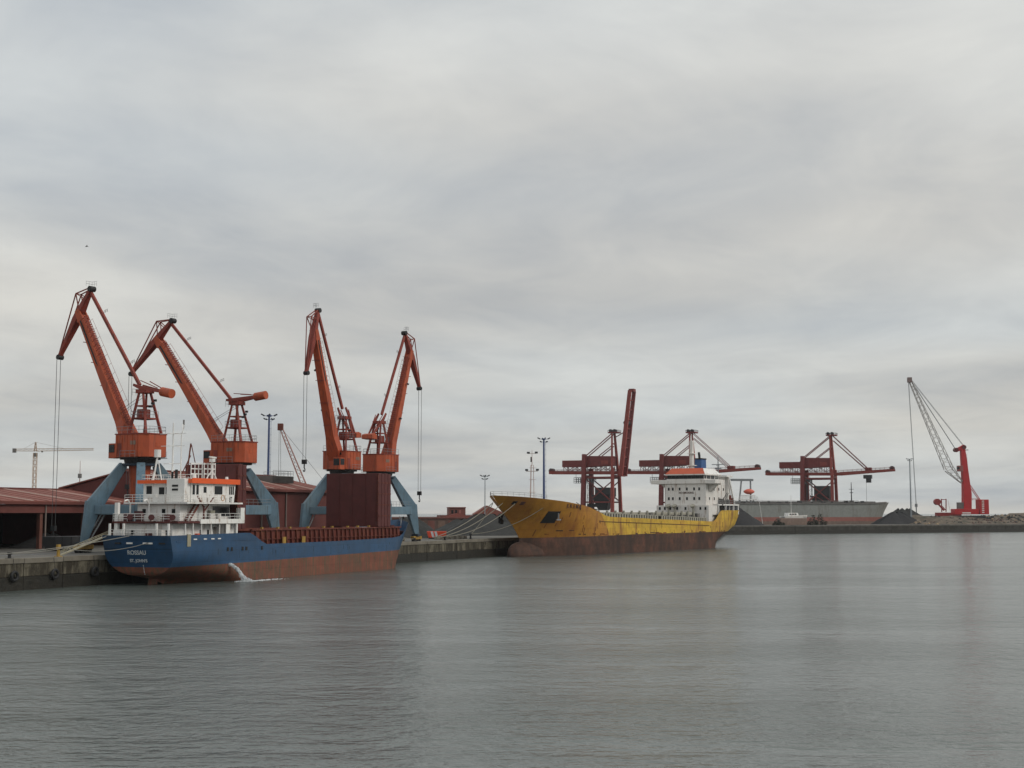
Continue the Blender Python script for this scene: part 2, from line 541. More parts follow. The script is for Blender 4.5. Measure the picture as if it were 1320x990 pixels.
# local y must point inland: run the wall so that inland is on its left
wall_run('quay_wall', Q(-70, 0), P2, 'streaked concrete quay wall beside the blue ship', 7.5)
wall_run('quay_wall', P2, C1, 'concrete quay wall behind the yellow ship', 9)
wall_run('quay_wall', V(101, 646, 0), V(700, 998, 0), 'dark distant quay wall right of the yellow ship', 22, pm=mat('sooty wall', (.062, .058, .05), .9, var=.4, rust=(.03, .028, .022), rust_amt=.8, streak=(.3, .3, .1)), cm=mat('sooty capping', (.12, .112, .098), .9, var=.35))
wall_run('quay_wall', C1, V(101, 646, 0), 'quay wall of the inner corner behind the yellow stern', 15)
for (xa, xb, lab) in ((Q(-40, 2.6, 4.01), Q(158, 2.6, 4.01), 'crane rail nearest the quay edge'), (Q(-40, 12.8, 4.01), Q(150, 12.8, 4.01), 'crane rail on the shed side')):
    o = MB().bar(xa, xb, 0.16, 0.14).build('crane_rail', STEEL)
    tag(o, lab, 'rail', 'crane rails on the quay')
# fenders hung on the quay wall
for i, s in enumerate((2.0, 9.5, 17.5)):
    r = thing('tyre_fender', Q(s, -0.45, 1.9), QA, ['black tyre fender on the quay wall at the left edge', 'black tyre fender on the quay wall below the yellow bollard', 'black tyre fender on the quay wall beside the blue stern'][i], 'fender', 'fenders on the near quay wall')
    mb = MB()
    ring = 14
    rows = []
    for k in range(ring + 1):
        a = 2 * math.pi * k / ring
        rows.append([(math.cos(a) * (0.55 + 0.2 * math.cos(b)), 0.2 * math.sin(b), math.sin(a) * (0.55 + 0.2 * math.cos(b))) for b in [2 * math.pi * j / 8 for j in range(9)]])
    mb.grid(rows).build('tyre', BLACK, r, smooth=True)
    MB().tube((-0.05, 0, 0.6), (-0.05, 0.25, 2.2), 0.03, n=5).build('chain', BLACK, r)

# ------------------------------------------------------------------ sheds
def shed(name, s0, s1, t0, t1, ze, zr, label, open_front, posts, strips):
    root = thing(name, Q(s0, t0, QZ), QA, label, 'warehouse')
    Ls, W = s1 - s0, t1 - t0
    e, r = ze - QZ, zr - QZ
    th = 0.25
    # roof slopes
    MB().add([(-.4, -.8, e), (Ls + .4, -.8, e), (Ls + .4, W / 2, r), (-.4, W / 2, r), (-.4, -.8, e + th), (Ls + .4, -.8, e + th), (Ls + .4, W / 2, r + th), (-.4, W / 2, r + th)],
             [(0, 3, 2, 1), (4, 5, 6, 7), (0, 1, 5, 4), (1, 2, 6, 5), (2, 3, 7, 6), (3, 0, 4, 7)]).build('roof_slope', ROOFR, root)
    MB().add([(-.4, W + .8, e), (Ls + .4, W + .8, e), (Ls + .4, W / 2, r), (-.4, W / 2, r), (-.4, W + .8, e + th), (Ls + .4, W + .8, e + th), (Ls + .4, W / 2, r + th), (-.4, W / 2, r + th)],
             [(0, 1, 2, 3), (4, 7, 6, 5), (0, 4, 5, 1), (1, 5, 6, 2), (2, 6, 7, 3), (3, 7, 4, 0)]).build('roof_slope', ROOFR, root)
    k = (r - e) / (W / 2 + .8)
    st = MB().add([(0, -.75, e + th + .03), (.65, -.75, e + th + .03), (.65, W / 2 - .3, r + th - .09), (0, W / 2 - .3, r + th - .09),
                   (0, -.75, e + th + .12), (.65, -.75, e + th + .12), (.65, W / 2 - .3, r + th), (0, W / 2 - .3, r + th)],
                  [(0, 3, 2, 1), (4, 5, 6, 7), (0, 1, 5, 4), (1, 2, 6, 5), (2, 3, 7, 6), (3, 0, 4, 7)])
    so = None
    for x in strips:
        if so is None:
            so = st.build('skylight_strip', SKYL, root); so.location = (x, 0, 0)
        else:
            share(so, root, (x, 0, 0))
    seam = None
    x = 1.2
    while x < Ls:
        if seam is None:
            mb = MB().add([(0, -.78, e + th), (.1, -.78, e + th), (.1, W / 2, r + th), (0, W / 2, r + th), (0, -.78, e + th + .07), (.1, -.78, e + th + .07), (.1, W / 2, r + th + .07), (0, W / 2, r + th + .07)],
                          [(0, 3, 2, 1), (4, 5, 6, 7), (0, 1, 5, 4), (1, 2, 6, 5), (2, 3, 7, 6), (3, 0, 4, 7)])
            seam = mb.build('roof_rib', ROOFR, root); seam.location = (x, 0, 0)
        else:
            share(seam, root, (x, 0, 0))
        x += 2.75
    MB().box(-.3, Ls + .3, W / 2 - .5, W / 2 + .5, r + .1, r + .45).build('ridge_cap', FASC, root)
    # gables, back wall
    for gx in (0.0, Ls - .3):
        MB().slab([(0, 0), (W, 0), (W, e - .1), (W / 2, r - .1), (0, e - .1)], 0, gx, gx + .3).build('gable_wall', WALLR if not open_front else FASC, root)
    MB().box(.35, Ls - .35, W - .3, W, 0, e - .1).build('back_wall', INT if open_front else WALLR, root)
    MB().box(-.2, Ls + .2, -.95, -.81, e - .32, e + .12).build('gutter', FASC, root)
    if open_front:
        MB().box(0, Ls, -.3, 0, e - 1.75, e - .33).build('fascia', FASC, root)
        for x in posts:
            p = MB().box(x - .55, x + .15, 0.02, .7, 0, e - 1.8).build('post', POSTR, root)
            MB().box(x + .2, x + .42, -.5, -.32, 0, e - .4).build('downpipe', PIPE, root)
    else:
        n = len(posts)
        edges = [0.3] + posts + [Ls - .3]
        for a, b in zip(edges, edges[1:]):
            MB().box(a + .05, b - .05, 0, .25, .9, e - .35).build('wall_panel', WALLR, root)
        MB().box(.3, Ls - .3, -.06, .4, 0, .88).build('plinth', GREYD, root)
        for x in posts:
            MB().box(x - .12, x + .12, -.32, -.08, 0, e - .4).build('downpipe', PIPE, root)
    return root
shed('open_storage_shed', -45, 72.6, 35, 68, 11.8, 14.2, 'long open-fronted storage shed with red roof and dark interior at the left', True,
     [91.5 - 11 * k for k in range(-2, 8)], [8 + 11.4 * k for k in range(10)])
shed('closed_warehouse', 73.2, 124, 24, 54, 14.7, 18.0, 'tall dark red closed warehouse behind the portal cranes', False,
     [5 + 9.0 * k for k in range(5)], [2, 10, 18, 26, 34, 42])
# rooftop hopper house with railing
r = thing('rooftop_platform', Q(114, 31, 16.3), QA, 'dark louvred housing with railing on the warehouse roof', 'roof housing')
MB().box(-5, 3, -1.5, 6, 0.1, 1.6).build('housing', GREYD, r)
for k in range(5):
    MB().box(-5.1, 3.1, -1.62, -1.5, .25 + .27 * k, .38 + .27 * k).build('louvre', BLACK, r)
MB().rail([(-5, -1.5, 1.6), (3, -1.5, 1.6), (3, 6, 1.6)], 1.1, .04, 1.2).build('railing', STEEL, r)

# heaps of coal
def heap(name, loc, rx, ry, h, m, label, seed, rz=0.0, group=None):
    rnd = random.Random(seed)
    ph = [(rnd.uniform(0, 6.3), rnd.uniform(0, 6.3), rnd.uniform(.5, 1.2)) for _ in range(6)]
    rows = []
    nr, na = 15, 48
    for i in range(nr + 1):
        t = i / nr
        row = []
        for j in range(na + 1):
            a = 2 * math.pi * j / na
            w = 1 + .10 * math.sin(3 * a + ph[0][0]) + .07 * math.sin(5 * a + ph[1][0]) + .04 * math.sin(9 * a + ph[2][0])
            z = h * max(0, 1 - t ** 1.12) ** 1.06 * (1 + .10 * math.sin(2 * a + ph[3][0]) * t + .06 * math.sin(7 * a + 5 * t + ph[4][0]))
            if i < nr:
                z += rnd.uniform(-.02, .02) * h
            ridge = .22 * rx
            row.append((math.cos(a) * t * rx * w + (ridge * math.copysign(1, math.cos(a)) * abs(math.cos(a)) * (1 - t)), math.sin(a) * t * ry * w, max(z, -.02) if i < nr else -.05))
        rows.append(row)
    o = MB().grid(rows).build(name, m, smooth=True)
    o.location = loc
    o.rotation_euler = (0, 0, rz)
    return tag(o, label, 'coal heap', group)
heap('coal_heap', Q(34, 42), 9, 6, 3.0, COAL, 'coal heap inside the open shed at the left edge', 1, QA)
heap('coal_heap', Q(54, 40), 7, 5, 2.4, COAL, 'smaller coal heap in the second bay of the open shed', 2, QA)
p = at(640, 690, 372); heap('coal_heap', (p.x - 2.0, p.y + 6, 4), 15.5, 11, 5.6, COALG, 'big grey coal heap on the quay left of the yellow bow', 3, .2)
p = at(596, 690, 372); heap('coal_heap', (p.x, p.y + 26, 4), 12, 9, 4.2, COALG, 'low grey coal heap in front of the brick building', 4, .1)
p = at(525, 690, 330); heap('coal_heap', (p.x, p.y + 6, 4), 8.5, 7, 4.9, COALG, 'grey coal heap behind the right leg of the rightmost portal crane', 5, .3)
p = at(962, 680, 690); heap('coal_heap', (p.x - 8, p.y + 8, 4), 21, 13, 10.5, COAL, 'black coal heap just right of the yellow stern', 6, .35)
p = at(1152, 676, 765); heap('coal_heap', (p.x + 3, p.y + 4, 4), 17, 10, 6.5, COAL, 'front black coal heap beside the distant light mast', 7, .4)
p = at(1178, 676, 790); heap('coal_heap', (p.x, p.y + 20, 4), 19, 11, 8.6, COALG, 'rear coal heap behind the distant light mast', 8, .4)

# earth bank at the far right
def bank():
    rnd = random.Random(3)
    base = V(236, 738, 4)
    d = V(.862, .507, 0); nn = V(-.507, .862, 0)
    rows = []
    for i in range(9):
        t = i / 8
        row = []
        for j in range(165):
            l = j * 3.0
            prof = [0, 1.0, 2.0, 2.6, 3.4, 4.4, 5.0, 4.6, 0][i]
            hgt = prof * (1 + .22 * math.sin(l * .05 + 1) + .12 * math.sin(l * .17 + i)) * min(1, j / 5) * (0.72 + .5 * min(1, l / 170))
            off = [0, 4, 8, 14, 22, 29, 36, 48, 54][i]
            p = base + d * l + nn * (5 + off) + V(rnd.uniform(-.8, .8), rnd.uniform(-.8, .8), 0)
            row.append((p.x, p.y, 4 + hgt + (rnd.uniform(-.5, .5) if 0 < i < 8 else -.05)))
        rows.append(row)
    o = MB().grid(rows).build('earth_bank', DIRT, smooth=False)
    tag(o, 'pale earth and rubble bank behind the distant quay', None, None, 'structure')
bank()
def rubble(name, m, n, seed, label, lo, hi, l0, l1, spread):
    rnd = random.Random(seed)
    base = V(236, 738, 4); d = V(.862, .507, 0); nn = V(-.507, .862, 0)
    mb = MB()
    for k in range(n):
        l = rnd.uniform(l0, l1); off = 3 + spread * rnd.random() ** 1.4
        hgt = 4.6 * min(1, off / 32) * (0.72 + .5 * min(1, l / 170)) * min(1, l / 15)
        c = base + d * l + nn * (5 + off) + V(0, 0, hgt)
        s = rnd.uniform(lo, hi)
        pts = [c + V(rnd.uniform(.6, 1.1) * s * a, rnd.uniform(.6, 1.1) * s * b, rnd.uniform(.4, .8) * s * e_) for a, b, e_ in ((1, 0, 0), (0, 1, 0), (-1, 0, 0), (0, -1, 0), (.2, .1, 1), (0, 0, -1))]
        mb.add(pts, [(0, 1, 4), (1, 2, 4), (2, 3, 4), (3, 0, 4), (1, 0, 5), (2, 1, 5), (3, 2, 5), (0, 3, 5)])
    o = mb.build(name, m)
    tag(o, label, None, None, 'stuff')
rubble('dark_rubble', COALG, 420, 5, 'dark rubble strewn over the earth bank', .5, 1.7, 0, 190, 40)
rubble('pale_rubble', mat('pale rubble', (.30, .22, .14), .9, var=.4), 150, 6, 'pale rubble strewn over the earth bank', .4, 1.5, 0, 190, 42)
rubble('scrap_litter', mat('scrap', (.07, .03, .025), .8, var=.5), 160, 8, 'dark scrap lying below the red mobile crane', .5, 1.6, 8, 70, 14)

# ------------------------------------------------------------------ portal cranes
BL, FA, FB = 24.36, 8.42, 4.56
def portal_crane(idx, s, az, luff, fly, hook_z, label):
    root = thing('portal_crane', Q(s, 7.3), QA, label, 'crane', 'orange portal cranes on the quay')
    # --- portal, local x along the quay, y inland
    hx, hy = 6.3, 5.2
    for sx in (-1, 1):
        for sy in (-1, 1):
            top = V(sx * 1.9, sy * 1.65, 13.45); kn = V(sx * 5.25, sy * 4.35, 7.1); ft = V(sx * hx, sy * hy, 1.55)
            rad = V(sx * .77, sy * .64, 0)
            mb = MB()
            mb.bar(top, kn, 1.25, 1.25, 1.5, 2.5, up=rad)
            mb.bar(kn + V(0, 0, .55), ft, 1.5, 2.45, 1.05, .95, up=rad)
            leg = mb.build('leg', LEGBLUE, root, bevel=.06)
            MB().bar(ft + V(0, 0, .1), ft - V(0, 0, .35), 1.5, 1.5).build('foot_plate', DARKBLUE, leg)
            b = MB()
            b.box(ft.x - 1.9, ft.x + 1.9, ft.y - .4, ft.y + .4, .55, 1.2)
            b.box(ft.x - .6, ft.x + .6, ft.y - .5, ft.y + .5, 1.1, 1.5)
            bg = b.build('bogie', YELLOWP, root, bevel=.04)
            for k in (-1.4, -.5, .5, 1.4):
                MB().tube((ft.x + k, ft.y - .22, .4), (ft.x + k, ft.y + .22, .4), .36, n=12).build('wheel', BLACK, bg)
    for sy in (-1, 1):
        MB().box(-4.9, 4.9, sy * 4.35 - .55, sy * 4.35 + .55, 5.75, 7.35).build('cross_beam', LEGBLUE, root, bevel=.05)
    for sx in (-1, 1):
        MB().box(sx * 5.25 - .5, sx * 5.25 + .5, -3.75, 3.75, 5.85, 7.25).build('cross_beam', LEGBLUE, root, bevel=.05)
    MB().rail([(-4.9, -4.8, 7.35), (4.9, -4.8, 7.35)], 1.0, .03, 1.5).build('railing', STEEL, root)
    MB().tube((0, 0, 6.2), (0, 0, 13.3), 1.25, 1.7, 18).build('slew_column', ORANGE, root, smooth=False)
    MB().box(-1.9, 1.9, -1.1, 1.1, 5.9, 6.6).build('column_seat', LEGBLUE, root)
    m = MB(); m.tube((0, 0, 13.3), (0, 0, 13.65), 2.9, 2.95, 20)
    m.build('portal_ring', DARKBLUE, root)
    MB().tube((0, 0, 13.75), (0, 0, 14.55), 2.35, 2.5, 24).build('slew_ring', BLACK, root)
    # --- slewing part, local x along the boom
    M = Matrix.Rotation(R(az) - QA, 4, 'Z')
    H = lambda: MB(M)
    hz0, hz1 = 14.6, 18.1
    plan = [(2.6, -2.75), (2.6, 2.75), (-2.6, 2.75), (-3.9, 1.7), (-3.9, -1.7), (-2.6, -2.75)]
    house = H().prism(plan, hz0, hz1).build('machinery_house', ORANGE, root, bevel=.05)
    H().prism([(x * 1.03, y * 1.03) for x, y in plan], hz1 + .002, hz1 + .16).build('roof', CRRED, house)
    H().prism([(x * .8, y * .8) for x, y in plan], hz0 - .35, hz0 - .01).build('bed_frame', BLACK, house)
    for yy in (-2.77, 2.77):
        for xx in (-1.75, -1.1):
            H().box(xx - .26, xx + .26, yy - .04, yy + .04, hz0 + 1.9, hz0 + 2.5).build('window', mat('dusty pane', (.22, .16, .12), .4), house)
        H().box(1.1, 1.95, yy - .035, yy + .035, hz0 + .15, hz0 + 2.15).build('door', CRRED, house)
    for yy in (-1, 1):
        for k in range(5):
            xx = -2.4 + k * 1.15
            H().box(xx - .03, xx + .03, yy * 2.78 - .03, yy * 2.78 + .03, hz0 + .1, hz1 - .1).build('stiffener', ORANGE, house)
        H().rail([(-2.4, yy * 3.2, hz0 - .05), (1.0, yy * 3.2, hz0 - .05)], 1.0, .03, 1.1).build('railing', STEEL, house)
        H().box(-2.5, 1.1, min(yy * 2.8, yy * 3.3), max(yy * 2.8, yy * 3.3), hz0 - .12, hz0 - .05).build('catwalk', BLACK, house)
    H().box(-3.95, -3.87, -.4, .4, hz0 + 1.6, hz0 + 2.3).build('vent', ORANGE, house)
    H().rail([(2.5, -2.7, hz1 + .16), (-2.6, -2.7, hz1 + .16), (-3.8, -1.6, hz1 + .16), (-3.8, 1.6, hz1 + .16), (-2.6, 2.7, hz1 + .16), (2.5, 2.7, hz1 + .16)], 1.05, .03, 1.3).build('railing', STEEL, root)
    # operator's cab
    cab = H().box(2.62, 4.3, .95, 2.6, hz0 - .1, hz0 + 2.2).build('cab', ORANGE, root, bevel=.05)
    H().box(4.28, 4.36, 1.1, 2.45, hz0 + .7, hz0 + 2.0).build('window', GLASS, cab)
    H().box(2.9, 4.15, 2.58, 2.65, hz0 + .8, hz0 + 2.0).build('window', GLASS, cab)
    H().box(2.9, 4.15, .9, .96, hz0 + .8, hz0 + 2.0).build('window', GLASS, cab)
    # a-frame
    ztop = 24.7
    for sx, xb in ((1, .9), (-1, -2.9)):
        for sy in (-1, 1):
            H().bar((xb, sy * 1.55, hz1 + .1), (-.7 + sx * .45, sy * .75, ztop), .36, .4, .3, .34).build('a_frame_leg', CRRED, root)
    fr = H()
    for z, k in ((20.6, .4), (22.6, .7)):
        for sy in (-1, 1):
            y = sy * (1.55 - .8 * k)
            fr.bar((.9 - 1.15 * k, y, z), (-2.9 + 1.75 * k, y, z), .2)
        fr.bar((.9 - 1.15 * k, -1.55 + .8 * k, z), (.9 - 1.15 * k, 1.55 - .8 * k, z), .2)
        fr.bar((-2.9 + 1.75 * k, -1.55 + .8 * k, z), (-2.9 + 1.75 * k, 1.55 - .8 * k, z), .2)
    fr.box(-2.1, .5, -1.6, 1.6, 20.65, 20.75)
    fr.build('a_frame_brace', CRRED, root)
    H().box(-1.2, .1, -.8, .8, 20.8, 22.1).build('winch_house', CRRED, root, bevel=.04)
    H().box(-1.75, .35, -1.0, 1.0, ztop - .1, ztop + .5).build('a_frame_head', CRRED, root, bevel=.04)
    H().rail([(.5, -1.6, 20.75), (.5, 1.6, 20.75), (-2.1, 1.6, 20.75), (-2.1, -1.6, 20.75)], 1.0, .03, 1.0).build('railing', STEEL, root)
    H().rail([(.9, -1.1, ztop - .4), (.9, 1.1, ztop - .4)], 1.0, .03, .8).build('railing', STEEL, root)
    for k in range(3):
        H().box(-2.4 - .1 * k, -2.0, -.95 + .5 * k, -.6 + .5 * k, ztop - 1.4 - .5 * k, ztop - 1.05 - .5 * k).build('floodlight', BLACK, root)
    # boom
    lu, fl = R(luff), R(fly)
    piv = V(2.4, 0, 17.63); dB = V(math.cos(lu), 0, math.sin(lu)); tB = V(-math.sin(lu), 0, math.cos(lu))
    tip = piv + dB * BL
    bm = H()
    st = [(-1.6, 1.15, 2.5), (.8, 1.45, 2.9), (3.5, 1.6, 2.0), (12, 1.35, 1.75), (21.5, 1.05, 1.35), (BL - .6, .95, 1.5)]
    secs = []
    for l, h, w in st:
        c = piv + dB * l
        secs.append([c + tB * a * h / 2 + V(0, b * w / 2, 0) for a, b in ((-1, -1), (1, -1), (1, 1), (-1, 1))])
    vs = [p for s_ in secs for p in s_]
    fs = [(0, 1, 2, 3), tuple(4 * (len(secs) - 1) + k for k in (3, 2, 1, 0))]
    for i in range(len(secs) - 1):
        for k in range(4):
            fs.append((4 * i + k, 4 * i + 4 + k, 4 * i + 4 + (k + 1) % 4, 4 * i + (k + 1) % 4))
    bm.add(vs, fs)
    boom = bm.build('boom', ORANGE, root, bevel=.04)
    for sy in (-1, 1):
        H().bar(piv + dB * (BL - 1.6) + V(0, sy * .62, 0), piv + dB * (BL + .5) + V(0, sy * .62, 0) + tB * .1, .24, 1.35, .24, .9).build('boom_head_cheek', ORANGE, boom)
    H().tube(piv + V(0, -1.7, 0), piv + V(0, 1.7, 0), .32, n=12).build('boom_pin', BLACK, boom)
    ld = H()
    for sy in (-1, 1):
        ld.bar(piv + dB * 2 + tB * 1.05 + V(0, sy * .45, 0), piv + dB * (BL - 1) + tB * .9 + V(0, sy * .45, 0), .07)
    nst = 46
    for k in range(nst):
        l = 2 + (BL - 3) * k / nst
        hh = 1.05 - .15 * k / nst
        ld.bar(piv + dB * l + tB * hh + V(0, -.45, 0), piv + dB * l + tB * hh + V(0, .45, 0), .10, .16)
        if k % 2:
            ld.bar(piv + dB * l + tB * .5 + V(0, .45, 0), piv + dB * l + tB * (hh + .55) + V(0, .45, 0), .06)
    ld.build('ladder', CRRED, boom)
    hr = H()
    for sy in (-1, 1):
        a0, a1 = piv + dB * 3 + tB * .85 + V(0, sy * .95, 0), piv + dB * (BL - 2) + tB * .6 + V(0, sy * .62, 0)
        hr.tube(a0 + tB * .75, a1 + tB * .75, .03, n=4)
        for k in range(12):
            c = a0.lerp(a1, k / 11)
            hr.tube(c, c + tB * .75, .028, n=4)
    hr.build('handrail', CRRED, boom)
    for k, l in enumerate((6.0, 10.5, 15.0, 19.0)):
        c = piv + dB * l
        H().bar(c - tB * .78 + V(0, -1.0, 0), c - tB * .78 + V(0, 1.0, 0), .16, .10).build('boom_band', CRRED, boom)
    for l in (9.0, 17.0):
        c = piv + dB * l + V(0, -1.05, 0)
        H().bar(c, c + V(0, -.35, -.2), .35, .3).build('boom_lamp', BLACK, boom)
    tray = piv + dB * 2.5 + V(0, .92, 0)
    H().bar(tray, piv + dB * (BL - 1.5) + V(0, .66, 0), .12, .3).build('cable_tray', BLACK, boom)
    # fly jib
    dF = V(math.cos(fl), 0, -math.sin(fl)); tF = V(math.sin(fl), 0, math.cos(fl))
    apex, end = tip - dF * FB, tip + dF * FA
    fm = H()
    st = [(-FB, .55, .8), (-FB + 1.2, .6, .85), (-.4, .95, 1.25), (1.2, 1.05, 1.3), (FA - 1.0, .5, .75), (FA, .5, .7)]
    secs = []
    for l, h, w in st:
        c = tip + dF * l + tF * .12
        secs.append([c + tF * a * h / 2 + V(0, b * w / 2, 0) for a, b in ((-1, -1), (1, -1), (1, 1), (-1, 1))])
    vs = [p for s_ in secs for p in s_]
    fs = [(0, 1, 2, 3), tuple(4 * (len(secs) - 1) + k for k in (3, 2, 1, 0))]
    for i in range(len(secs) - 1):
        for k in range(4):
            fs.append((4 * i + k, 4 * i + 4 + k, 4 * i + 4 + (k + 1) % 4, 4 * i + (k + 1) % 4))
    fm.add(vs, fs)
    jib = fm.build('fly_jib', CRRED, root, bevel=.03)
    ft_ = H()
    nodes = []
    for sy in (-1, 1):
        nd = tip - dF * 2.3 + tF * 2.35 + V(0, sy * .55, 0)
        ft_.bar(apex + tF * .3 + V(0, sy * .3, 0), nd, .16)
        ft_.bar(nd, end + tF * .3 + V(0, sy * .25, 0) - dF * .6, .15)
        ft_.bar(nd, tip - dF * .6 + tF * .3 + V(0, sy * .5, 0), .14)
        ft_.bar(nd, tip - dF * 2.6 + tF * .3 + V(0, sy * .4, 0), .12)
        nodes.append(nd)
    ft_.bar(nodes[0], nodes[1], .14)
    ft_.build('jib_stay', CRRED, jib)
    H().tube(apex + V(0, -.55, 0), apex + V(0, .55, 0), .46, n=14).build('sheave', BLACK, jib)
    H().tube(end + V(0, -.5, 0), end + V(0, .5, 0), .42, n=14).build('sheave', BLACK, jib)
    H().rail([apex + V(-.4, -.6, .5), apex + V(.7, -.6, .5), apex + V(.7, .6, .5)], .8, .025, .6).build('railing', STEEL, jib)
    # lever and counterweight, tie rod
    la = R(-(luff - 55) * 2.9)
    lp = V(-.7, 0, ztop + .75)
    dl = V(-math.cos(la), 0, math.sin(la))
    for sy in (-1, 1):
        mb = H()
        mb.bar(lp - dl * 1.6 + V(0, sy * .95, .2), lp + V(0, sy * 1.0, 0), .22, .35, .24, .6)
        mb.bar(lp + V(0, sy * 1.0, 0), lp + dl * 4.4 + V(0, sy * .55, 0), .24, .6, .2, .35)
        mb.bar(lp + V(0, sy * .95, 1.1), lp + dl * 3.4 + V(0, sy * .5, .45), .12)
        mb.build('lever_arm', CRRED, root)
    cw = lp + dl * 4.9
    if idx < 2:
        H().tube(cw - dl * .95 , cw + dl * 1.25, .72, n=16).build('counterweight', ORANGE, root)
    else:
        mb = H()
        pl = [(cw.x - 1.0, cw.z - .55), (cw.x + .9, cw.z - .65), (cw.x + .75, cw.z + .25), (cw.x + .1, cw.z + .6), (cw.x - .9, cw.z + .35)]
        mb.slab(pl, 1, -1.35, 1.35)
        mb.build('counterweight', ORANGE, root, bevel=.05)
    ra, rb = apex + dF * .6 - tF * .25, lp - dl * 1.2 + V(0, 0, .25)
    tr = H().bar(ra, rb, .42, .46).build('tie_rod', CRRED, root)
    for k in (.25, .8):
        c = ra.lerp(rb, k)
        H().rail([c + V(-.1, -.1, .25), c + V(-.9, -.1, .5)], .5, .03, .5).build('rod_step', BLACK, tr)
    # luffing ropes
    for sy in (-1, 1):
        H().tube(lp + V(.3, sy * .4, -1.2), piv + dB * 4.6 + V(0, sy * .4, .4), .035, n=4).build('luffing_rope', ROPE_W, root)
    # hoist ropes and hook
    hk = M @ (end + V(.3, 0, 0))
    for sy in (-1, 1):
        a = M @ (end + V(.3, sy * .38, -.4))
        MB().tube(a, (hk.x + (a.x - hk.x) * .9, hk.y + (a.y - hk.y) * .9, hook_z - QZ + 1.1), .045, n=5).build('hoist_rope', ROPE_W, root)
    hb = MB()
    z = hook_z - QZ
    hb.box(hk.x - .25, hk.x + .25, hk.y - .45, hk.y + .45, z + .3, z + 1.15)
    hb.tube((hk.x, hk.y, z - .45), (hk.x, hk.y, z + .3), .12, n=8)
    hb.path([(hk.x, hk.y, z - .4), (hk.x + .3, hk.y, z - .7), (hk.x + .2, hk.y, z - 1.05), (hk.x - .15, hk.y, z - 1.1), (hk.x - .32, hk.y, z - .85)], .11, 6)
    hb.build('hook_block', BLACK, root)
    # access stair on the portal
    stp = MB()
    a, b = V(-hx + .9, hy + .1, 1.5), V(-1.2, hy - .1, 6.9)
    for sy in (-.35, .35):
        stp.bar(a + V(0, sy, 0), b + V(0, sy, 0), .08, .22)
    for k in range(16):
        c = a.lerp(b, (k + .5) / 16)
        stp.box(c.x - .12, c.x + .12, c.y - .35, c.y + .35, c.z - .02, c.z + .02)
    stp.build('stair', STEEL, root)
    return root
portal_crane(0, 36.6, 147.0, 58.9, 55.6, 6.8, 'leftmost orange portal crane, its hook rope hanging over the open shed')
portal_crane(1, 61.6, 153.6, 52.8, 44.9, 14.0, 'second portal crane from the left, right behind the white ship bridge')
portal_crane(2, 99.2, 241.6, 72.5, 74.8, 19.0, 'third portal crane from the left, boom steep and hook rope on its left')
portal_crane(3, 115.4, 59.5, 71.3, 63.2, 13.6, 'rightmost portal crane, its hook hanging clear over the quay on the right')

# ------------------------------------------------------------------ hull builder
def hull(root, ztop, zboot, zbot, xs, xe, hb, nt_, upper_m, lower_m, nu=9, nl=8, bow_m=None, bow_t=None, upper_name='hull', lower_name='bottom_paint'):
    """ztop/zboot are functions of t (0 stern .. 1 stem); xs/xe stern and stem x at height z; hb(t, z) half breadth"""
    ts = [i / nt_ for i in range(nt_ + 1)]
    ts = sorted(set(ts + [.004, .012, .99, .996]))
    def pt(t, z, sy):
        x = xs(z) + t * (xe(z) - xs(z))
        return (x, sy * hb(t, z), z)
    def part(name, m, lo, hi, n, tlo=0, thi=1):
        tt = [t for t in ts if tlo - 1e-6 <= t <= thi + 1e-6]
        rows = []
        for k in range(n + 1):
            row = []
            for t in tt:
                z = lo(t) + (hi(t) - lo(t)) * k / n
                row.append(pt(t, z, -1))
            rows.append(row)
        mb = MB()
        mb.grid(rows)
        mb.grid([[(x, -y, z) for x, y, z in reversed(r)] for r in rows])
        o = mb.build(name, m, root, smooth=True)
        return o
    if bow_m:
        bt = min(ts, key=lambda q: abs(q - bow_t))
        a = part(upper_name, upper_m, zboot, ztop, nu, 0, bt)
        b = part('bow_plating', bow_m, zboot, ztop, nu, bt, 1)
    else:
        a = part(upper_name, upper_m, zboot, ztop, nu)
    l = part(lower_name, lower_m, lambda t: zbot, zboot, nl)
    # transom
    for nm, m, lo, hi, n in (('transom', upper_m, zboot(0), ztop(0), 10), ('transom_bottom', lower_m, zbot, zboot(0), 10)):
        mb = MB()
        rows = []
        for k in range(n + 1):
            z = lo + (hi - lo) * k / n
            w = hb(0, z)
            rows.append([(xs(z), w * (1 - 2 * j / 8), z) for j in range(9)])
        mb.grid(rows)
        mb.build(nm, m, root)
    return a
def deckplate(root, name, m, t0, t1, z, xs, xe, hb, n=20, inset=.1):
    rows = [[], []]
    for i in range(n + 1):
        t = t0 + (t1 - t0) * i / n
        zz = z(t)
        x = xs(zz) + t * (xe(zz) - xs(zz))
        w = max(.02, hb(t, zz) - inset)
        rows[0].append((x, -w, zz)); rows[1].append((x, w, zz))
    return MB().grid(rows).build(name, m, root)
def interp(tab):
    def f(x):
        if x <= tab[0][0]: return tab[0][1]
        for (a, b), (c, d) in zip(tab, tab[1:]):
            if x <= c:
                return b + (d - b) * (x - a) / (c - a)
        return tab[-1][1]
    return f
def winrow(root, parent, items, m=GLASS):
    for (x0, x1, y0, y1, z0, z1) in items:
        MB().box(x0, x1, y0, y1, z0, z1).build('window', m, parent)

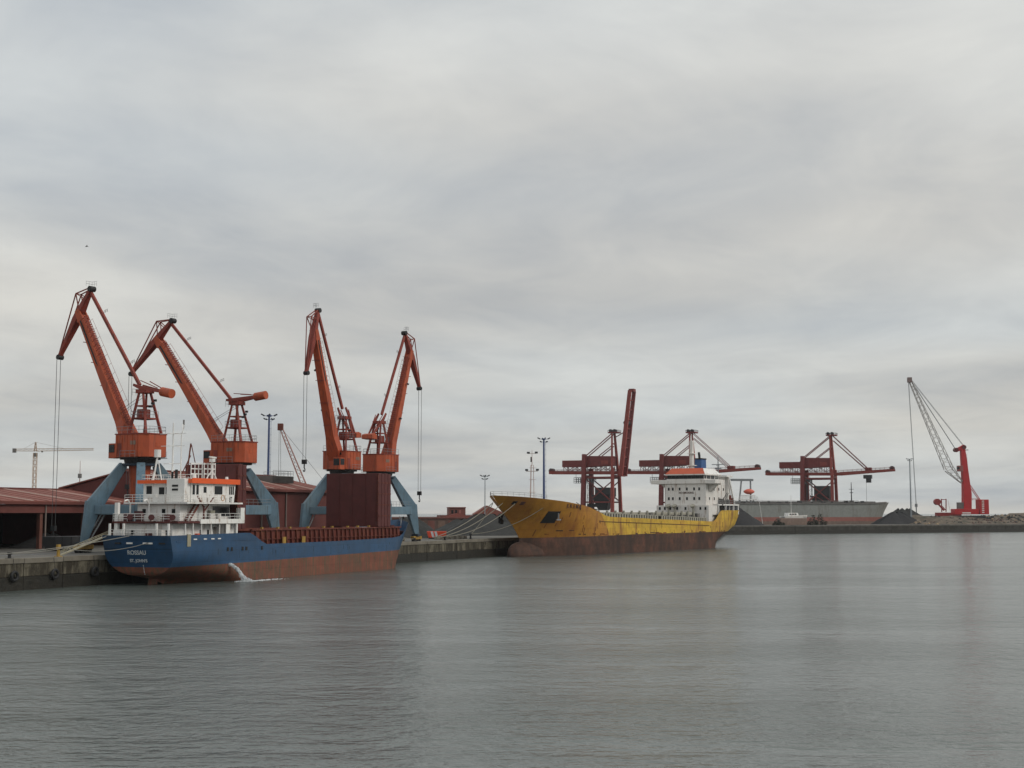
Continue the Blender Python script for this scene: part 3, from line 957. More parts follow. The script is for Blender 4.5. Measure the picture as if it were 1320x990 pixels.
# ------------------------------------------------------------------ blue coaster
def blue_ship():
    S0, TC = 19.2, -6.3
    p = Q(S0, TC, 0)
    root = thing('blue_cargo_ship', p, QA, 'blue coaster with white aft superstructure and open red hold moored under the portal cranes', 'ship')
    L, B = 78.0, 11.6
    xs = interp([(-2, 9.0), (-.2, 6.5), (.5, 4.2), (1.15, 1.3), (1.6, .95), (2.5, .7), (7, -.55)])
    xe = interp([(-2, 74.0), (0, 74.8), (3.2, 75.6), (6, 76.8), (9, 78.4)])
    top_x = interp([(0, 6.9), (19.3, 7.1), (20.2, 6.95), (23.5, 5.3), (45, 5.35), (66, 5.6), (70, 5.9), (72.2, 7.9), (78, 8.8)])
    ztop = lambda t: top_x(t * L)
    zboot = lambda t: 2.5 + .9 * t
    def hb(t, z):
        h = B / 2
        w = h
        if t > .84:
            q = (t - .84) / .16
            pz = 1.7 + .22 * max(0, min(z, 8))
            w = h * max(0, 1 - q ** pz)
        if t < .20:
            # stern: U-shaped transom narrowing below the knuckle
            zb = 1.1
            if z <= zb:
                w0 = .05
            else:
                k = min(1, (z - zb) / 3.6)
                w0 = h * (1 - (1 - k) ** 2.4) ** .5
            q = min(1, t / .20)
            q = q * q * (3 - 2 * q)
            low = .05 if z <= 0 else .05
            w = w0 + (h - w0) * (q if z > zb else q ** 1.0)
        return max(.03, w)
    hl = hull(root, ztop, zboot, -1.2, xs, xe, hb, 52, HBLUE, BOOT)
    deckplate(root, 'poop_deck', DKRED, 0, .285, lambda t: 5.9, xs, xe, hb)
    deckplate(root, 'main_deck', DKRED, .285, .9, lambda t: 4.55, xs, xe, hb)
    deckplate(root, 'forecastle_deck', DKRED, .9, .995, lambda t: 6.7, xs, xe, hb)
    MB().box(69.9, 70.1, -4.9, 4.9, 4.6, 6.7).build('forecastle_bulkhead', DKRED, root)
    # rubbing strake, rails and openings on the side
    mb = MB()
    for i in range(30):
        t0, t1 = .015 + .93 * i / 30 * .28, .015 + .93 * (i + 1) / 30 * .28
        for sy in (-1, 1):
            z0 = 6.05
            a = (xs(z0) + t0 * (xe(z0) - xs(z0)), sy * (hb(t0, z0) + .03), z0)
            b = (xs(z0) + t1 * (xe(z0) - xs(z0)), sy * (hb(t1, z0) + .03), z0)
            mb.bar(a, b, .07, .12)
    mb.build('rubbing_strake', HBLUE, root)
    def onside(name, x, z, w, h, m, sy=-1, d=.06):
        zc = z
        t = (x - xs(zc)) / (xe(zc) - xs(zc))
        y = hb(t, zc)
        return MB().box(x - w / 2, x + w / 2, sy * y - d / 2, sy * y + d / 2, z - h / 2, z + h / 2).build(name, m, root)
    for x in (13.2, 14.2, 17.0, 18.0, 22.2):
        onside('hull_vent', x, 4.75, .42, .55, BLACK, d=.16)
    for x in (5.2, 7.6, 9.4, 11.0):
        onside('freeing_port', x, 6.33, .75, .16, WHITE, d=.12)
    onside('side_ladder', 3.7, 6.2, .8, 1.7, GANG, d=.2)
    for y in (-4.3, -2.2, -1.6, 1.2, 3.2):
        MB().box(-.36, -.18, y - .5, y + .5, 5.72, 5.94).build('stern_opening', BLACK if abs(y) > 2.5 else WHITE, root)
    rs = random.Random(22)
    for k in range(16):
        x = rs.uniform(8, 66)
        hh = rs.uniform(.4, 1.3)
        onside('rust_streak', x, 4.9 - hh / 2 - rs.uniform(0, .6), rs.uniform(.06, .16), hh, mat('blue hull stain', (.035, .06, .085), .8, var=.4), d=.012)
    text('ROSSAU', .86, TEXTW, root, (.16, .25, 4.25), (math.pi / 2 + .26, 0, -math.pi / 2), bold=.015)
    text("ST. JOHN'S", .62, TEXTW, root, (.44, .1, 3.2), (math.pi / 2 + .26, 0, -math.pi / 2), bold=.012)
    dm = MB()
    for k in range(7):
        z = 2.7 - .2 * k; dm.box(xs(z) - .05, xs(z) + .05, -.62, -.5, z, z + .1)
    dm.build('draft_mark', TEXTW, root)
    MB().slab([(2.2, -2.5), (4.4, -2.5), (4.2, 1.5), (2.9, 1.4)], 1, -.22, .22).build('rudder', BOOT, root)
    # thruster mark amid the red band
    onside('draft_mark', 58.5, 3.3, .9, 1.0, TEXTW, d=.05) if False else None
    # ----- superstructure
    # lowest house
    h1 = MB().box(2.2, 17.2, -4.1, 4.1, 5.9, 8.55).build('lower_deckhouse', WHITE, root, bevel=.04)
    winrow(root, h1, [(xx, xx + .42, -4.16, -4.08, 6.9, 7.6) for xx in (8.6, 10.4, 14.2, 15.4)])
    winrow(root, h1, [(2.12, 2.22, yy, yy + .5, 7.0, 7.6) for yy in (-3.2, 2.4)])
    for yy in (-1.9, .6):
        MB().box(2.1, 2.25, yy, yy + .8, 6.0, 7.95).build('door', WHITE2, h1)
    MB().box(1.7, 2.19, -.7, .1, 5.95, 7.2).build('red_locker', DKRED, h1)
    MB().box(.6, 1.5, 3.4, 4.8, 5.9, 7.6).build('stern_locker', WHITE, root)
    MB().box(.5, 1.4, -3.6, -2.2, 5.9, 7.7).build('winch_shelter', WHITE2, root)
    # boat deck slab
    d1 = MB().box(1.4, 17.4, -5.65, 5.65, 8.58, 8.85).build('boat_deck', DKRED, root)
    MB().box(6.5, 17.45, -5.75, -5.55, 8.5, 9.15).build('boat_deck_edge', WHITE, root)
    MB().box(16.4, 17.45, -5.78, -5.0, 9.0, 10.8).build('wing_screen', WHITE, root)
    for xx in (13.0, 15.6):
        MB().box(xx, xx + .35, -5.6, -5.2, 6.0, 8.55).build('pillar', WHITE, root)
    MB().box(13.0, 14.2, -5.5, -4.2, 6.9, 8.5).build('side_locker', WHITE, root)
    MB().rail([(1.5, 5.6, 8.85), (1.5, -5.6, 8.85), (6.4, -5.6, 8.85)], 1.05, .035, 1.2, 3).build('railing', WHITE, root)
    MB().rail([(6.6, -5.65, 9.1), (16.3, -5.65, 9.1)], .85, .03, 1.2, 2).build('railing', WHITE, root)
    # second house
    h2 = MB().box(4.4, 16.6, -3.7, 3.7, 8.87, 11.3).build('middle_deckhouse', WHITE, root, bevel=.04)
    MB().box(12.2, 16.4, -3.76, -3.66, 9.5, 11.0).build('window', GLASS, h2)
    winrow(root, h2, [(4.32, 4.42, yy, yy + .55, 10.0, 10.6) for yy in (-2.9, -1.2, 2.2)])
    MB().box(6.2, 7.0, -3.77, -3.66, 8.9, 10.8).build('door', WHITE2, h2)
    # rescue boat, davit, red machinery and stair on the boat deck
    bt = MB()
    rows = []
    for i in range(9):
        t = i / 8
        w = .85 * math.sin(math.pi * min(1, .12 + t * .95)) ** .6
        rows.append([(1.9 + 0 * t, 0, 0)] if False else [(2.6 + math.sin(a) * w * .9, 4.6 - 3.9 * t, 9.9 - math.cos(a) * w * .75) for a in [-1.57 + 3.14 * k / 6 for k in range(7)]])
    bt.grid(rows)
    rb = bt.build('rescue_boat', mat('boat maroon', (.10, .028, .03), .6), root, smooth=True, solid=.06)
    MB().box(2.3, 2.9, 1.6, 2.6, 9.9, 10.3).build('boat_cover', mat('boat cover', (.07, .03, .035), .8), rb)
    dv = MB()
    for yy in (4.3, 1.0):
        dv.path([(3.6, yy, 8.9), (3.6, yy, 11.2), (3.0, yy, 11.9), (2.3, yy, 11.7)], .12, 6)
    dv.build('davit', WHITE, root)
    MB().box(1.55, 2.05, 4.85, 5.4, 6.0, 11.5).build('exhaust_post', WHITE, root)
    stt = MB()
    a, b = V(5.2, -4.4, 8.9), V(7.6, -4.4, 11.5)
    for sy in (-.35, .35):
        stt.bar(a + V(0, sy, 0), b + V(0, sy, 0), .1, .3)
    for k in range(10):
        c = a.lerp(b, (k + .5) / 10)
        stt.box(c.x - .12, c.x + .12, c.y - .35, c.y + .35, c.z - .03, c.z + .03)
    stt.build('stair', COAM, root)
    cr = MB(); cr.tube((8.8, -4.6, 8.9), (8.8, -4.6, 11.0), .13, n=8); cr.bar((8.8, -4.6, 10.8), (6.8, -4.9, 12.4), .16); cr.bar((8.8, -4.6, 10.2), (10.6, -5.0, 12.3), .14)
    cr.build('provision_crane', COAM, root)
    for (xx, yy, rr) in ((10.6, -4.8, .42), (9.9, -5.0, .3), (12.0, -4.9, .38)):
        MB().tube((xx, yy, 8.9), (xx, yy, 9.9), rr, n=12).build('drum', WHITE2, root)
    MB().box(10.9, 12.0, -4.3, -3.8, 9.0, 10.4).build('deck_locker', mat('locker olive', (.25, .24, .19), .7), root)
    rg = random.Random(11)
    MAR = mat('deck gear maroon', (.085, .022, .022), .65)
    for k in range(9):
        y = -4.6 + 9.2 * k / 8 + rg.uniform(-.3, .3)
        hh = rg.uniform(.5, 1.5)
        if k % 3 == 0:
            MB().tube((.9, y - .4, 8.9 + .5), (.9 + 1.0, y + .3, 8.9 + .5), .42, n=10).build('rope_reel', MAR, root)
        else:
            MB().box(1.7, 1.7 + rg.uniform(.6, 1.3), y - .4, y + .45, 8.87, 8.87 + hh).build('deck_gear', MAR if k % 2 else WHITE2, root)
    for (x, y, h) in ((.5, 1.8, 1.0), (.6, -1.2, .9), (.9, 3.0, .8)):
        MB().tube((x, y - .6, 6.45), (x, y + .6, 6.45), .42, n=12).build('mooring_winch', MAR, root)
        MB().box(x - .5, x + .5, y - .8, y + .8, 5.92, 6.2).build('winch_bed', MAR, root)
    for y in (-5.0, -3.0, 2.6, 5.0):
        MB().box(.0, .25, y - .12, y + .12, 6.9, 8.55).build('stern_post', WHITE, root)
    for x in (3.2, 5.0, 7.0, 9.3, 11.4):
        MB().box(x, x + .12, -5.55, -5.4, 7.0, 8.55).build('stanchion', WHITE, root)
    MB().rail([(.1, 5.2, 6.9), (-.2, 3, 6.9), (-.2, -3, 6.9), (.3, -5.3, 6.9)], .8, .03, 1.3, 2).build('railing', WHITE, root)
    MB().box(5.6, 6.0, -4.15, -4.05, 6.0, 8.0).build('door', WHITE2, h1)
    MB().box(11.9, 12.7, -4.17, -4.05, 6.0, 8.0).build('door', GREYD, h1)
    MB().box(7.4, 8.0, -4.6, -4.12, 6.0, 7.1).build('fire_locker', OTRIM, h1)
    for (x, z) in ((8.4, 12.2), (13.0, 12.15), (14.4, 12.15)):
        MB().box(x, x + .5, -5.5, -5.3, 11.6, 12.2).build('liferaft_box', WHITE, root)
    for y in (-2.6, -.6, 1.4, 3.3):
        MB().box(6.26, 6.3, y, y + .05, 11.7, 14.2).build('pipe', WHITE2, wo_) if False else None
    # bridge deck slab and wheelhouse
    MB().box(3.6, 17.3, -5.5, 5.5, 11.32, 11.55).build('bridge_deck', WHITE, root)
    MB().rail([(3.7, 5.4, 11.55), (3.7, -5.4, 11.55), (14.2, -5.4, 11.55)], 1.05, .03, 1.3, 3).build('railing', WHITE, root)
    wh = MB()
    wh.slab([(6.3, 11.57), (16.9, 11.57), (17.3, 14.3), (6.3, 14.3)], 1, -4.2, 4.2)
    wo_ = wh.build('wheelhouse', WHITE, root, bevel=.04)
    MB().box(4.9, 6.28, -4.0, -.9, 11.57, 14.9).build('funnel_casing', WHITE, root, bevel=.05)
    for zz in (13.2, 13.75):
        MB().box(4.84, 4.9, -2.9, -1.9, zz, zz + .28).build('vent', BLACK, wo_)
    winrow(root, wo_, [(x0, x1, -4.26, -4.18, 12.75, 13.95) for x0, x1 in ((11.9, 13.8), (15.6, 15.85), (16.05, 16.3), (16.5, 16.75))])
    winrow(root, wo_, [(9.2, 9.85, -4.26, -4.18, 12.95, 13.8)])
    winrow(root, wo_, [(x0, x1, -4.26, -4.18, 12.6, 14.05) for x0, x1 in ((6.55, 7.05), (7.45, 7.95))])
    winrow(root, wo_, [(6.22, 6.32, yy, yy + .9, 12.6, 13.9) for yy in (2.7,)])
    MB().box(15.7, 16.3, -4.27, -4.18, 11.6, 12.4).build('window', GLASS, wo_)
    for yy in (-.7, .5):
        MB().box(6.22, 6.32, yy, yy + .9, 12.6, 13.7).build('window', GLASS, wo_)
    MB().box(4.0, 4.6, 0.3, 2.4, 12.2, 12.7).build('vent_hood', WHITE, root)
    lb = MB()
    for k in range(16):
        a0, a1 = 2 * math.pi * k / 16, 2 * math.pi * (k + 1) / 16
        lb.tube((12.2 + .4 * math.cos(a0), -5.46, 12.2 + .4 * math.sin(a0)), (12.2 + .4 * math.cos(a1), -5.46, 12.2 + .4 * math.sin(a1)), .08, n=5)
    lb.build('lifebuoy', mat('lifebuoy', (.62, .42, .28), .6), root)
    MB().box(6.0, 17.6, -4.55, 4.55, 14.32, 14.5).build('wheelhouse_roof', WHITE, root)
    MB().box(5.9, 17.75, -4.7, -4.55, 14.25, 15.0).build('roof_trim', OTRIM, root)
    MB().box(5.75, 5.9, -4.7, -4.02, 14.25, 14.9).build('roof_trim', OTRIM, root)
    MB().box(5.75, 5.9, -.85, 4.9, 14.25, 14.75).build('roof_trim', OTRIM, root)
    MB().box(17.62, 17.75, -4.54, 4.7, 14.25, 14.9).build('roof_trim', OTRIM, root)
    # monkey island: masts, radars, aerials
    ms = MB(); ms.tube((9, 1.2, 14.5), (9, 1.2, 23.2), .16, .09, 8)
    for z, w in ((17.2, 1.6), (19.8, 2.1), (21.6, 2.3)):
        ms.bar((9, 1.2 - w, z), (9, 1.2 + w, z), .08); ms.bar((8, 1.2, z), (11, 1.2, z), .07)
    ms.tube((11, 1.2, 14.5), (11, 1.2, 21.6), .09, n=6)
    ms.path([(9, -.5, 21.6), (10, .3, 23.0), (10.4, .3, 22.8), (11, 1.2, 21.6)], .06, 5)
    ms.build('signal_mast', WHITE, root)
    MB().tube((10.4, .4, 22.9), (10.4, .4, 23.7), .12, n=6).build('mast_lamp', GREYD, root)
    rm = MB(); rm.tube((12.6, -3.2, 14.5), (12.6, -3.2, 17.6), .2, n=8); rm.bar((12.6, -3.2, 16.3), (10.8, -3.2, 14.6), .1); rm.bar((12.6, -3.2, 16.3), (14.2, -3.2, 14.6), .1); rm.tube((12.6, -3.2, 17.5), (12.6, -3.2, 18.0), .45, n=10)
    rm.bar((11.2, -3.7, 18.2), (14.2, -2.7, 18.2), .22)
    rm.build('radar', WHITE, root)
    rm = MB(); rm.bar((6.9, 3.0, 14.5), (7.3, 2.6, 18.2), .22); rm.bar((7.7, 2.0, 14.5), (7.3, 2.4, 17.5), .15); rm.bar((7.3, 3.6, 14.5), (7.3, 2.6, 17.5), .12); rm.tube((7.3, 2.6, 18.1), (7.3, 2.6, 19.2), .5, n=10)
    rm.build('satellite_dome_mast', WHITE, root)
    tr = MB()
    tr.bar((13.6, 2.2, 14.5), (13.9, 1.6, 20.4), .2); tr.bar((14.8, .6, 14.5), (13.9, 1.5, 20.2), .12); tr.bar((12.2, 2.6, 14.5), (13.9, 1.6, 18.6), .12); tr.bar((12.9, 1.0, 17.4), (15.0, 2.2, 17.4), .1)
    tr.build('tripod_mast', COAM, root)
    fr = MB()
    for (x0, y0) in ((10.5, -1.0), (11.9, -2.3)):
        for k in range(4):
            z = 15.0 + k * .75
            fr.bar((x0, y0, z), (x0 + 2.2, y0 - .4, z), .1, .16)
        for k in range(4):
            fr.bar((x0 + .73 * k, y0 - .13 * k, 14.5), (x0 + .73 * k, y0 - .13 * k, 17.4), .1)
    fr.build('aerial_frame', WHITE, root)
    MB().tube((15.8, -3.6, 14.6), (15.8, -3.6, 15.4), .33, .2, 10).build('sensor_dome', WHITE, root)
    MB().tube((8.6, -3.0, 14.5), (8.6, -3.0, 15.6), .35, .25, 10).build('sensor_dome', WHITE, root)
    MB().rail([(6.2, -4.4, 14.5), (6.2, 4.4, 14.5), (17.4, 4.4, 14.5)], 1.0, .03, 1.3).build('railing', WHITE, root)
    fl = MB(); fl.tube((5.4, -2.2, 14.9), (5.4, -2.2, 16.2), .22, n=10); fl.tube((5.4, -1.5, 14.9), (5.4, -1.5, 15.9), .16, n=10)
    fl.build('exhaust_pipe', BLACK, root)
    # ----- hold coaming
    cx0, cx1, cy, cz = 20.6, 69.4, 4.75, 7.35
    mb = MB()
    for sy in (-1, 1):
        mb.box(cx0, cx1, sy * cy - .1, sy * cy + .1, 4.56, cz)
    mb.box(cx0, cx0 + .2, -cy + .1, cy - .1, 4.56, cz); mb.box(cx1 - .2, cx1, -cy + .1, cy - .1, 4.56, cz)
    co = mb.build('hatch_coaming', COAM, root)
    MB().box(cx0 - .1, cx1 + .1, -cy - .4, -cy + .1, cz + .003, cz + .22).build('coaming_rail', COAM, co)
    MB().box(cx0 - .1, cx1 + .1, cy - .1, cy + .4, cz + .003, cz + .22).build('coaming_rail', COAM, co)
    rib = MB().slab([(-cy - .1, 4.6), (-cy - .1, 7.33), (-cy - .36, 7.33), (-cy - .6, 4.6)], 0, -.07, .07).build('coaming_rib', COAM, co)
    k = 0
    x = cx0 + 1.0
    while x < cx1:
        if k == 0:
            rib.location = (x, 0, 0)
        else:
            share(rib, co, (x, 0, 0))
        k += 1
        x += 1.45
    MB().box(cx0, cx1, -cy - .34, -cy - .1, 5.95, 6.08).build('stringer', COAM, co)
    for x in (23.5, 28, 31.5, 37, 42, 44.8, 50, 53.5, 57.5, 61):
        MB().box(x - .22, x + .22, -cy - .3, -cy + .05, cz + .23, cz + .5).build('coaming_cleat', YELLOWP, co)
    for x in (29.0, 34.8):
        MB().box(x - .5, x + .5, -cy - .75, -cy - .64, 5.0, 6.3).build('caution_plate', YELLOWP, co)
    MB().box(cx0 + .3, cx1 - .3, -cy + .2, cy - .2, 3.0, 3.1).build('hold_floor', COAM, root)
    # hold cover panels folded upright at both ends
    def covers(xa, n, th, y0, y1, zt):
        for k in range(n):
            x0 = xa + k * th
            pnl = MB().box(x0 + .06, x0 + th - .06, y0, y1, cz + .24, zt - .12 * (k % 2)).build('hatch_cover_panel', DKRED, root, bevel=.05)
            for j in range(1, 5):
                z = cz + .24 + (zt - cz) * j / 5
                MB().box(x0 + .1, x0 + th - .1, y0 - .07, y0 + .003, z - .1, z + .1).build('panel_hinge', COAM, pnl)
        e = MB()
        e.box(xa - .06, xa + .05, y0 + .02, y0 + .06, cz + .5, zt - .3); e.box(xa - .06, xa + .05, y0 + .42, y0 + .46, cz + .5, zt - .3)
        for k in range(12):
            z = cz + .6 + k * .78
            e.box(xa - .055, xa + .045, y0 + .05, y0 + .43, z, z + .12)
        e.build('cover_ladder', COAM, root)
    covers(60.1, 4, 1.2, -5.35, 5.4, 17.15)
    covers(17.75, 2, 1.1, -4.35, 5.4, 17.4)
    # seams on the aft faces
    for (xf, y0, y1, zt) in ((60.1, -5.35, 5.4, 17.15), (17.75, -4.35, 5.4, 17.4)):
        for j in range(1, 4):
            y = y0 + (y1 - y0) * j / 4
            MB().box(xf + .02, xf + .058, y - .05, y + .05, cz + .5, zt - .3).build('panel_stiffener', DKRED, root)
    # foremast and windlass
    fm = MB(); fm.tube((72.5, 0, 6.7), (72.5, 0, 13.0), .14, .08, 8); fm.bar((72.5, -.7, 11.5), (72.5, .7, 11.5), .08)
    fm.build('foremast', WHITE, root)
    MB().box(70.5, 71.8, -2.5, 2.5, 6.72, 7.8).build('windlass', DKRED, root)
    # outline of bow rails
    MB().rail([(71, -4.2, 7.4), (74.5, -2.6, 8.2), (77, -.8, 8.6)], .9, .03, 1.2).build('railing', STEEL, root)
    # gangway lying down to the quay
    return root
blue_ship()

# jet of cooling water from the hull side
def jet():
    M = Matrix.Translation(Q(19.2, -6.3, 0)) @ Matrix.Rotation(QA, 4, 'Z')
    r = thing('water_discharge', M @ V(14.8, -7.2, 0), QA, 'white jet of water pouring from the side of the blue ship', 'water jet')
    rnd = random.Random(4)
    mb = MB()
    for k in range(900):
        t = rnd.random() ** .8
        sx_, sy_ = rnd.gauss(0, .05 + .16 * t), rnd.gauss(0, .05 + .15 * t)
        c = V(-1.1 + t * 1.25 + sx_, 1.42 - t * 2.0 + sy_, max(.03, 2.55 * (1 - t ** 1.7) + rnd.gauss(0, .08)))
        d = V(.5, -.8, -.4 - 2.6 * t).normalized() * rnd.uniform(.10, .30)
        w = V(rnd.uniform(-1, 1), rnd.uniform(-1, 1), rnd.uniform(-.4, .4)).normalized() * rnd.uniform(.025, .06)
        w2 = d.cross(w).normalized() * w.length
        mb.add([c - d, c + w, c + w2, c - w, c - w2, c + d], [(0, 2, 1), (0, 3, 2), (0, 4, 3), (0, 1, 4), (5, 1, 2), (5, 2, 3), (5, 3, 4), (5, 4, 1)])
    tag(mb.build('stream', FOAM, r), kind='stuff')
    sp = MB()
    for k in range(420):
        a = rnd.uniform(0, 6.28); d = abs(rnd.gauss(0, 1.0))
        c = V(.3 + math.cos(a) * d * 1.3, -.7 + math.sin(a) * d * .7, .04 + max(0, .55 - d * .4) * rnd.random())
        s = rnd.uniform(.03, .13)
        sp.add([c + V(s, 0, 0), c + V(-s * .5, s * .8, 0), c + V(-s * .5, -s * .8, 0), c + V(0, 0, s * .9), c - V(0, 0, s * .3)], [(0, 1, 3), (1, 2, 3), (2, 0, 3), (1, 0, 4), (2, 1, 4), (0, 2, 4)])
    for k in range(500):
        c = V(.4 + 10 * rnd.random() ** 1.7, -.6, .03); c.y += rnd.gauss(0, .16 + .05 * c.x)
        s = rnd.uniform(.05, .2) * (1 - c.x / 15)
        sp.add([c + V(s * 2, 0, 0), c + V(-s * .5, s * .6, 0), c + V(-s * .5, -s * .6, 0), c + V(0, 0, s * .35)], [(0, 1, 3), (1, 2, 3), (2, 0, 3)])
    tag(sp.build('splash', FOAM, r), kind='stuff')
jet()

# ------------------------------------------------------------------ yellow bulk ship
def yellow_ship():
    fw = V(-.5237, -.8517, 0)
    root = thing('yellow_cargo_ship', (60.8, 414.9, 0), math.atan2(fw.y, fw.x), 'rusty yellow cargo ship with white aft superstructure lying bow towards the viewer', 'ship')
    L, B = 122.0, 18.0
    xs = interp([(-2, 5), (1.6, 4.2), (3.4, 1.5), (4.7, -1.2), (6, -1.8), (11, -2.2)])
    xe = interp([(-2, 112.5), (2, 112.5), (4.3, 113.0), (7, 115.6), (10, 119.4), (12.5, 122.8), (14.2, 124.8)])
    top_x = interp([(0, 10.9), (15, 10.9), (17, 10.7), (21.5, 7.75), (24, 7.7), (87, 9.1), (89.2, 9.2), (92, 10.2), (97, 11.7), (105, 12.7), (115, 13.6), (120, 13.95), (124, 14.1)])
    ztop = lambda t: top_x(t * 122.5)
    zboot = lambda t: 4.7 - .45 * max(0, t - .6) / .4
    def hb(t, z):
        h = B / 2
        w = h
        if t > .76:
            q = (t - .76) / .24
            pz = interp([(-2, 2.1), (3, 2.1), (4.6, 2.0), (9, 2.5), (14, 3.4)])(z)
            w = h * max(0, 1 - q ** pz)
        if t < .18:
            w0 = interp([(-2, .3), (1.5, .4), (4.7, 4.6), (6.5, 6.6), (9, 7.7), (11, 8.1)])(z)
            q = t / .18
            q = 1 - (1 - q) ** 2.2
            w = w0 + (h - w0) * q
        return max(.04, w)
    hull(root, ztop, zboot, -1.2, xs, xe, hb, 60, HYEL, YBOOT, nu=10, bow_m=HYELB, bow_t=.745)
    # bulbous bow
    rows = []
    for i in range(13):
        u_ = i / 12
        x = 117.0 - 16 * u_ ** 1.3
        r_ = (1 - (1 - min(1, u_ * 2.2)) ** 2) ** .45
        rows.append([(x, math.cos(a) * (1.7 + 2.6 * u_) * r_, .35 + math.sin(a) * 3.1 * r_) for a in [2 * math.pi * k / 18 for k in range(19)]])
    MB().grid(rows).build('bulbous_bow', YBOOT, root, smooth=True)
    ac = MB(); ac.bar((114.6, -3.4, 10.0), (114.9, -3.9, 7.9), .5); ac.bar((114.0, -4.0, 7.9), (116.0, -3.4, 8.2), .7, .9); ac.bar((114.0, -4.0, 7.9), (113.7, -4.3, 9.0), .4); ac.bar((116.0, -3.4, 8.2), (116.2, -3.5, 9.2), .4)
    ac.build('anchor', BLACK, root)
    deckplate(root, 'poop_deck', GREYD, 0, .165, lambda t: 9.6, xs, xe, hb)
    deckplate(root, 'main_deck', GREYD, .165, .745, lambda t: 6.9 + 1.2 * t, xs, xe, hb)
    deckplate(root, 'forecastle_deck', GREYD, .74, .985, lambda t: 10.9 + (t - .74) * 7, xs, xe, hb)
    MB().box(90.4, 90.7, -8.7, 8.7, 7.7, 10.9).build('forecastle_bulkhead', WHITE2, root)
    # strake below the bulwark
    mb = MB()
    for i in range(34):
        x0, x1 = 23 + 66 * i / 34, 23 + 66 * (i + 1) / 34
        for sy in (-1, 1):
            mb.bar((x0, sy * 9.03, top_x(x0) - 1.15), (x1, sy * 9.03, top_x(x1) - 1.15), .12, .16)
    mb.build('rubbing_strake', YBOOT, root)
    def onside(name, x, z, w, h, m, sy=1, d=.1, lean=0.0):
        t = (x - xs(z)) / (xe(z) - xs(z))
        def pp(dx, dz):
            zz = z + dz; xx = x + dx + lean * dz
            tt = (xx - xs(zz)) / (xe(zz) - xs(zz))
            return V(xx, sy * (hb(tt, zz)), zz)
        c = [pp(-w / 2, -h / 2), pp(w / 2, -h / 2), pp(w / 2, h / 2), pp(-w / 2, h / 2)]
        nrm = (c[1] - c[0]).cross(c[3] - c[0]).normalized() * (1 if sy > 0 else -1)
        if nrm.y * sy < 0: nrm = -nrm
        vs = [q + nrm * d for q in c] + [q - nrm * d for q in c]
        return MB().add(vs, [(0, 1, 2, 3), (7, 6, 5, 4), (0, 4, 5, 1), (1, 5, 6, 2), (2, 6, 7, 3), (3, 7, 4, 0)]).build(name, m, root)
    # anchor pocket and anchor
    onside('anchor_pocket', 108.2, 9.1, 3.7, 2.7, BLACK, d=.07, lean=-.1)
    an = MB()
    t = .865
    an.bar((108.3, hb(.87, 9.2) + .22, 10.0), (108.3, hb(.87, 8.4) + .30, 8.4), .25)
    an.bar((107.4, hb(.87, 8.4) + .34, 8.5), (109.2, hb(.87, 8.4) + .28, 8.5), .3)
    an.build('anchor', STEEL, root)
    onside('fairlead', 119.4, 12.4, .9, .7, BLACK, d=.06)
    onside('fairlead', 117.6, 12.3, .9, .7, YBULB, d=.06)
    onside('rust_mark', 99.2, 11.4, .5, 1.3, YBOOT, d=.03)
    onside('hull_slot', 104.0, 5.9, 2.0, .22, BLACK, d=.04)
    onside('hull_slot', 100.4, 5.95, 1.6, .14, BLACK, d=.04)
    onside('scupper', 89.6, 8.0, .45, .5, BLACK, d=.05)
    for x in (17.5, 12.8):
        onside('hull_door_frame', x, 6.7, .14, 1.6, YBOOT, d=.04)
    onside('ladder_mark', 28, 6.0, .16, 2.2, YBOOT, d=.04)
    rs = random.Random(21)
    RS = mat('rust run', (.19, .075, .022), .85, var=.4)
    for k in range(34):
        x = rs.uniform(20, 112)
        zt_ = rs.choice([top_x(x) - 1.2, top_x(x) - .4, 6.2, 5.6]) if x < 90 else rs.uniform(5.6, 10.5)
        hh = rs.uniform(.5, 2.2)
        onside('rust_streak', x, zt_ - hh / 2, rs.uniform(.1, .3), hh, RS, d=.012)
    for k in range(40):
        x = rs.uniform(8, 111)
        onside('rust_patch', x, 4.75 + rs.uniform(-.1, .35), rs.uniform(.5, 2.6), rs.uniform(.12, .5), RS if k % 3 else YBOOT, d=.012)
    # name on the bow
    for i, ch in enumerate('EREMA'):
        x = 104.6 - i * 1.28
        z = 11.75 - i * .04
        t = (x - xs(z)) / (xe(z) - xs(z))
        y = hb(t, z)
        y2 = hb(t - .01, z); a = math.atan2(y2 - y, -.01 * 122 * -1)
        slope = (hb(t, z + .6) - hb(t, z - .1)) / .7
        text(ch, 1.25, TEXTD, root, (x, y + .10, z - .45), (math.pi / 2 - 0 - math.atan(slope) * -1, 0, math.pi + a * -1), bold=.03)
    # cargo hatches, hatch rail posts along the deck
    for k, (a, b) in enumerate(((27, 54.5), (57, 87.5))):
        co = MB().box(a, b, -6.2, 6.2, 7.2, 9.55).build('hatch_coaming', GREYD, root)
        n = 5
        for j in range(n):
            x0, x1 = a + (b - a) * j / n, a + (b - a) * (j + 1) / n
            MB().box(x0 + .1, x1 - .1, -6.4, 6.4, 9.57, 10.3).build('hatch_cover', PALE, root, bevel=.06)
        x = a + .6
        st = None
        while x < b - .3:
            if st is None:
                st = MB().box(-.2, .2, 6.2, 6.9, 7.3, 9.0).build('coaming_stay', PALE, co); st.location = (x, 0, 0)
            else:
                share(st, co, (x, 0, 0))
            x += 1.42
        for j in range(7):
            xx = a + 1.5 + (b - a - 3) * j / 6
            MB().tube((xx, 6.7, 9.0), (xx, 6.7, 10.7), .28, .34, 8).build('ventilator', PALE, root)
    post = None
    x = 24.6
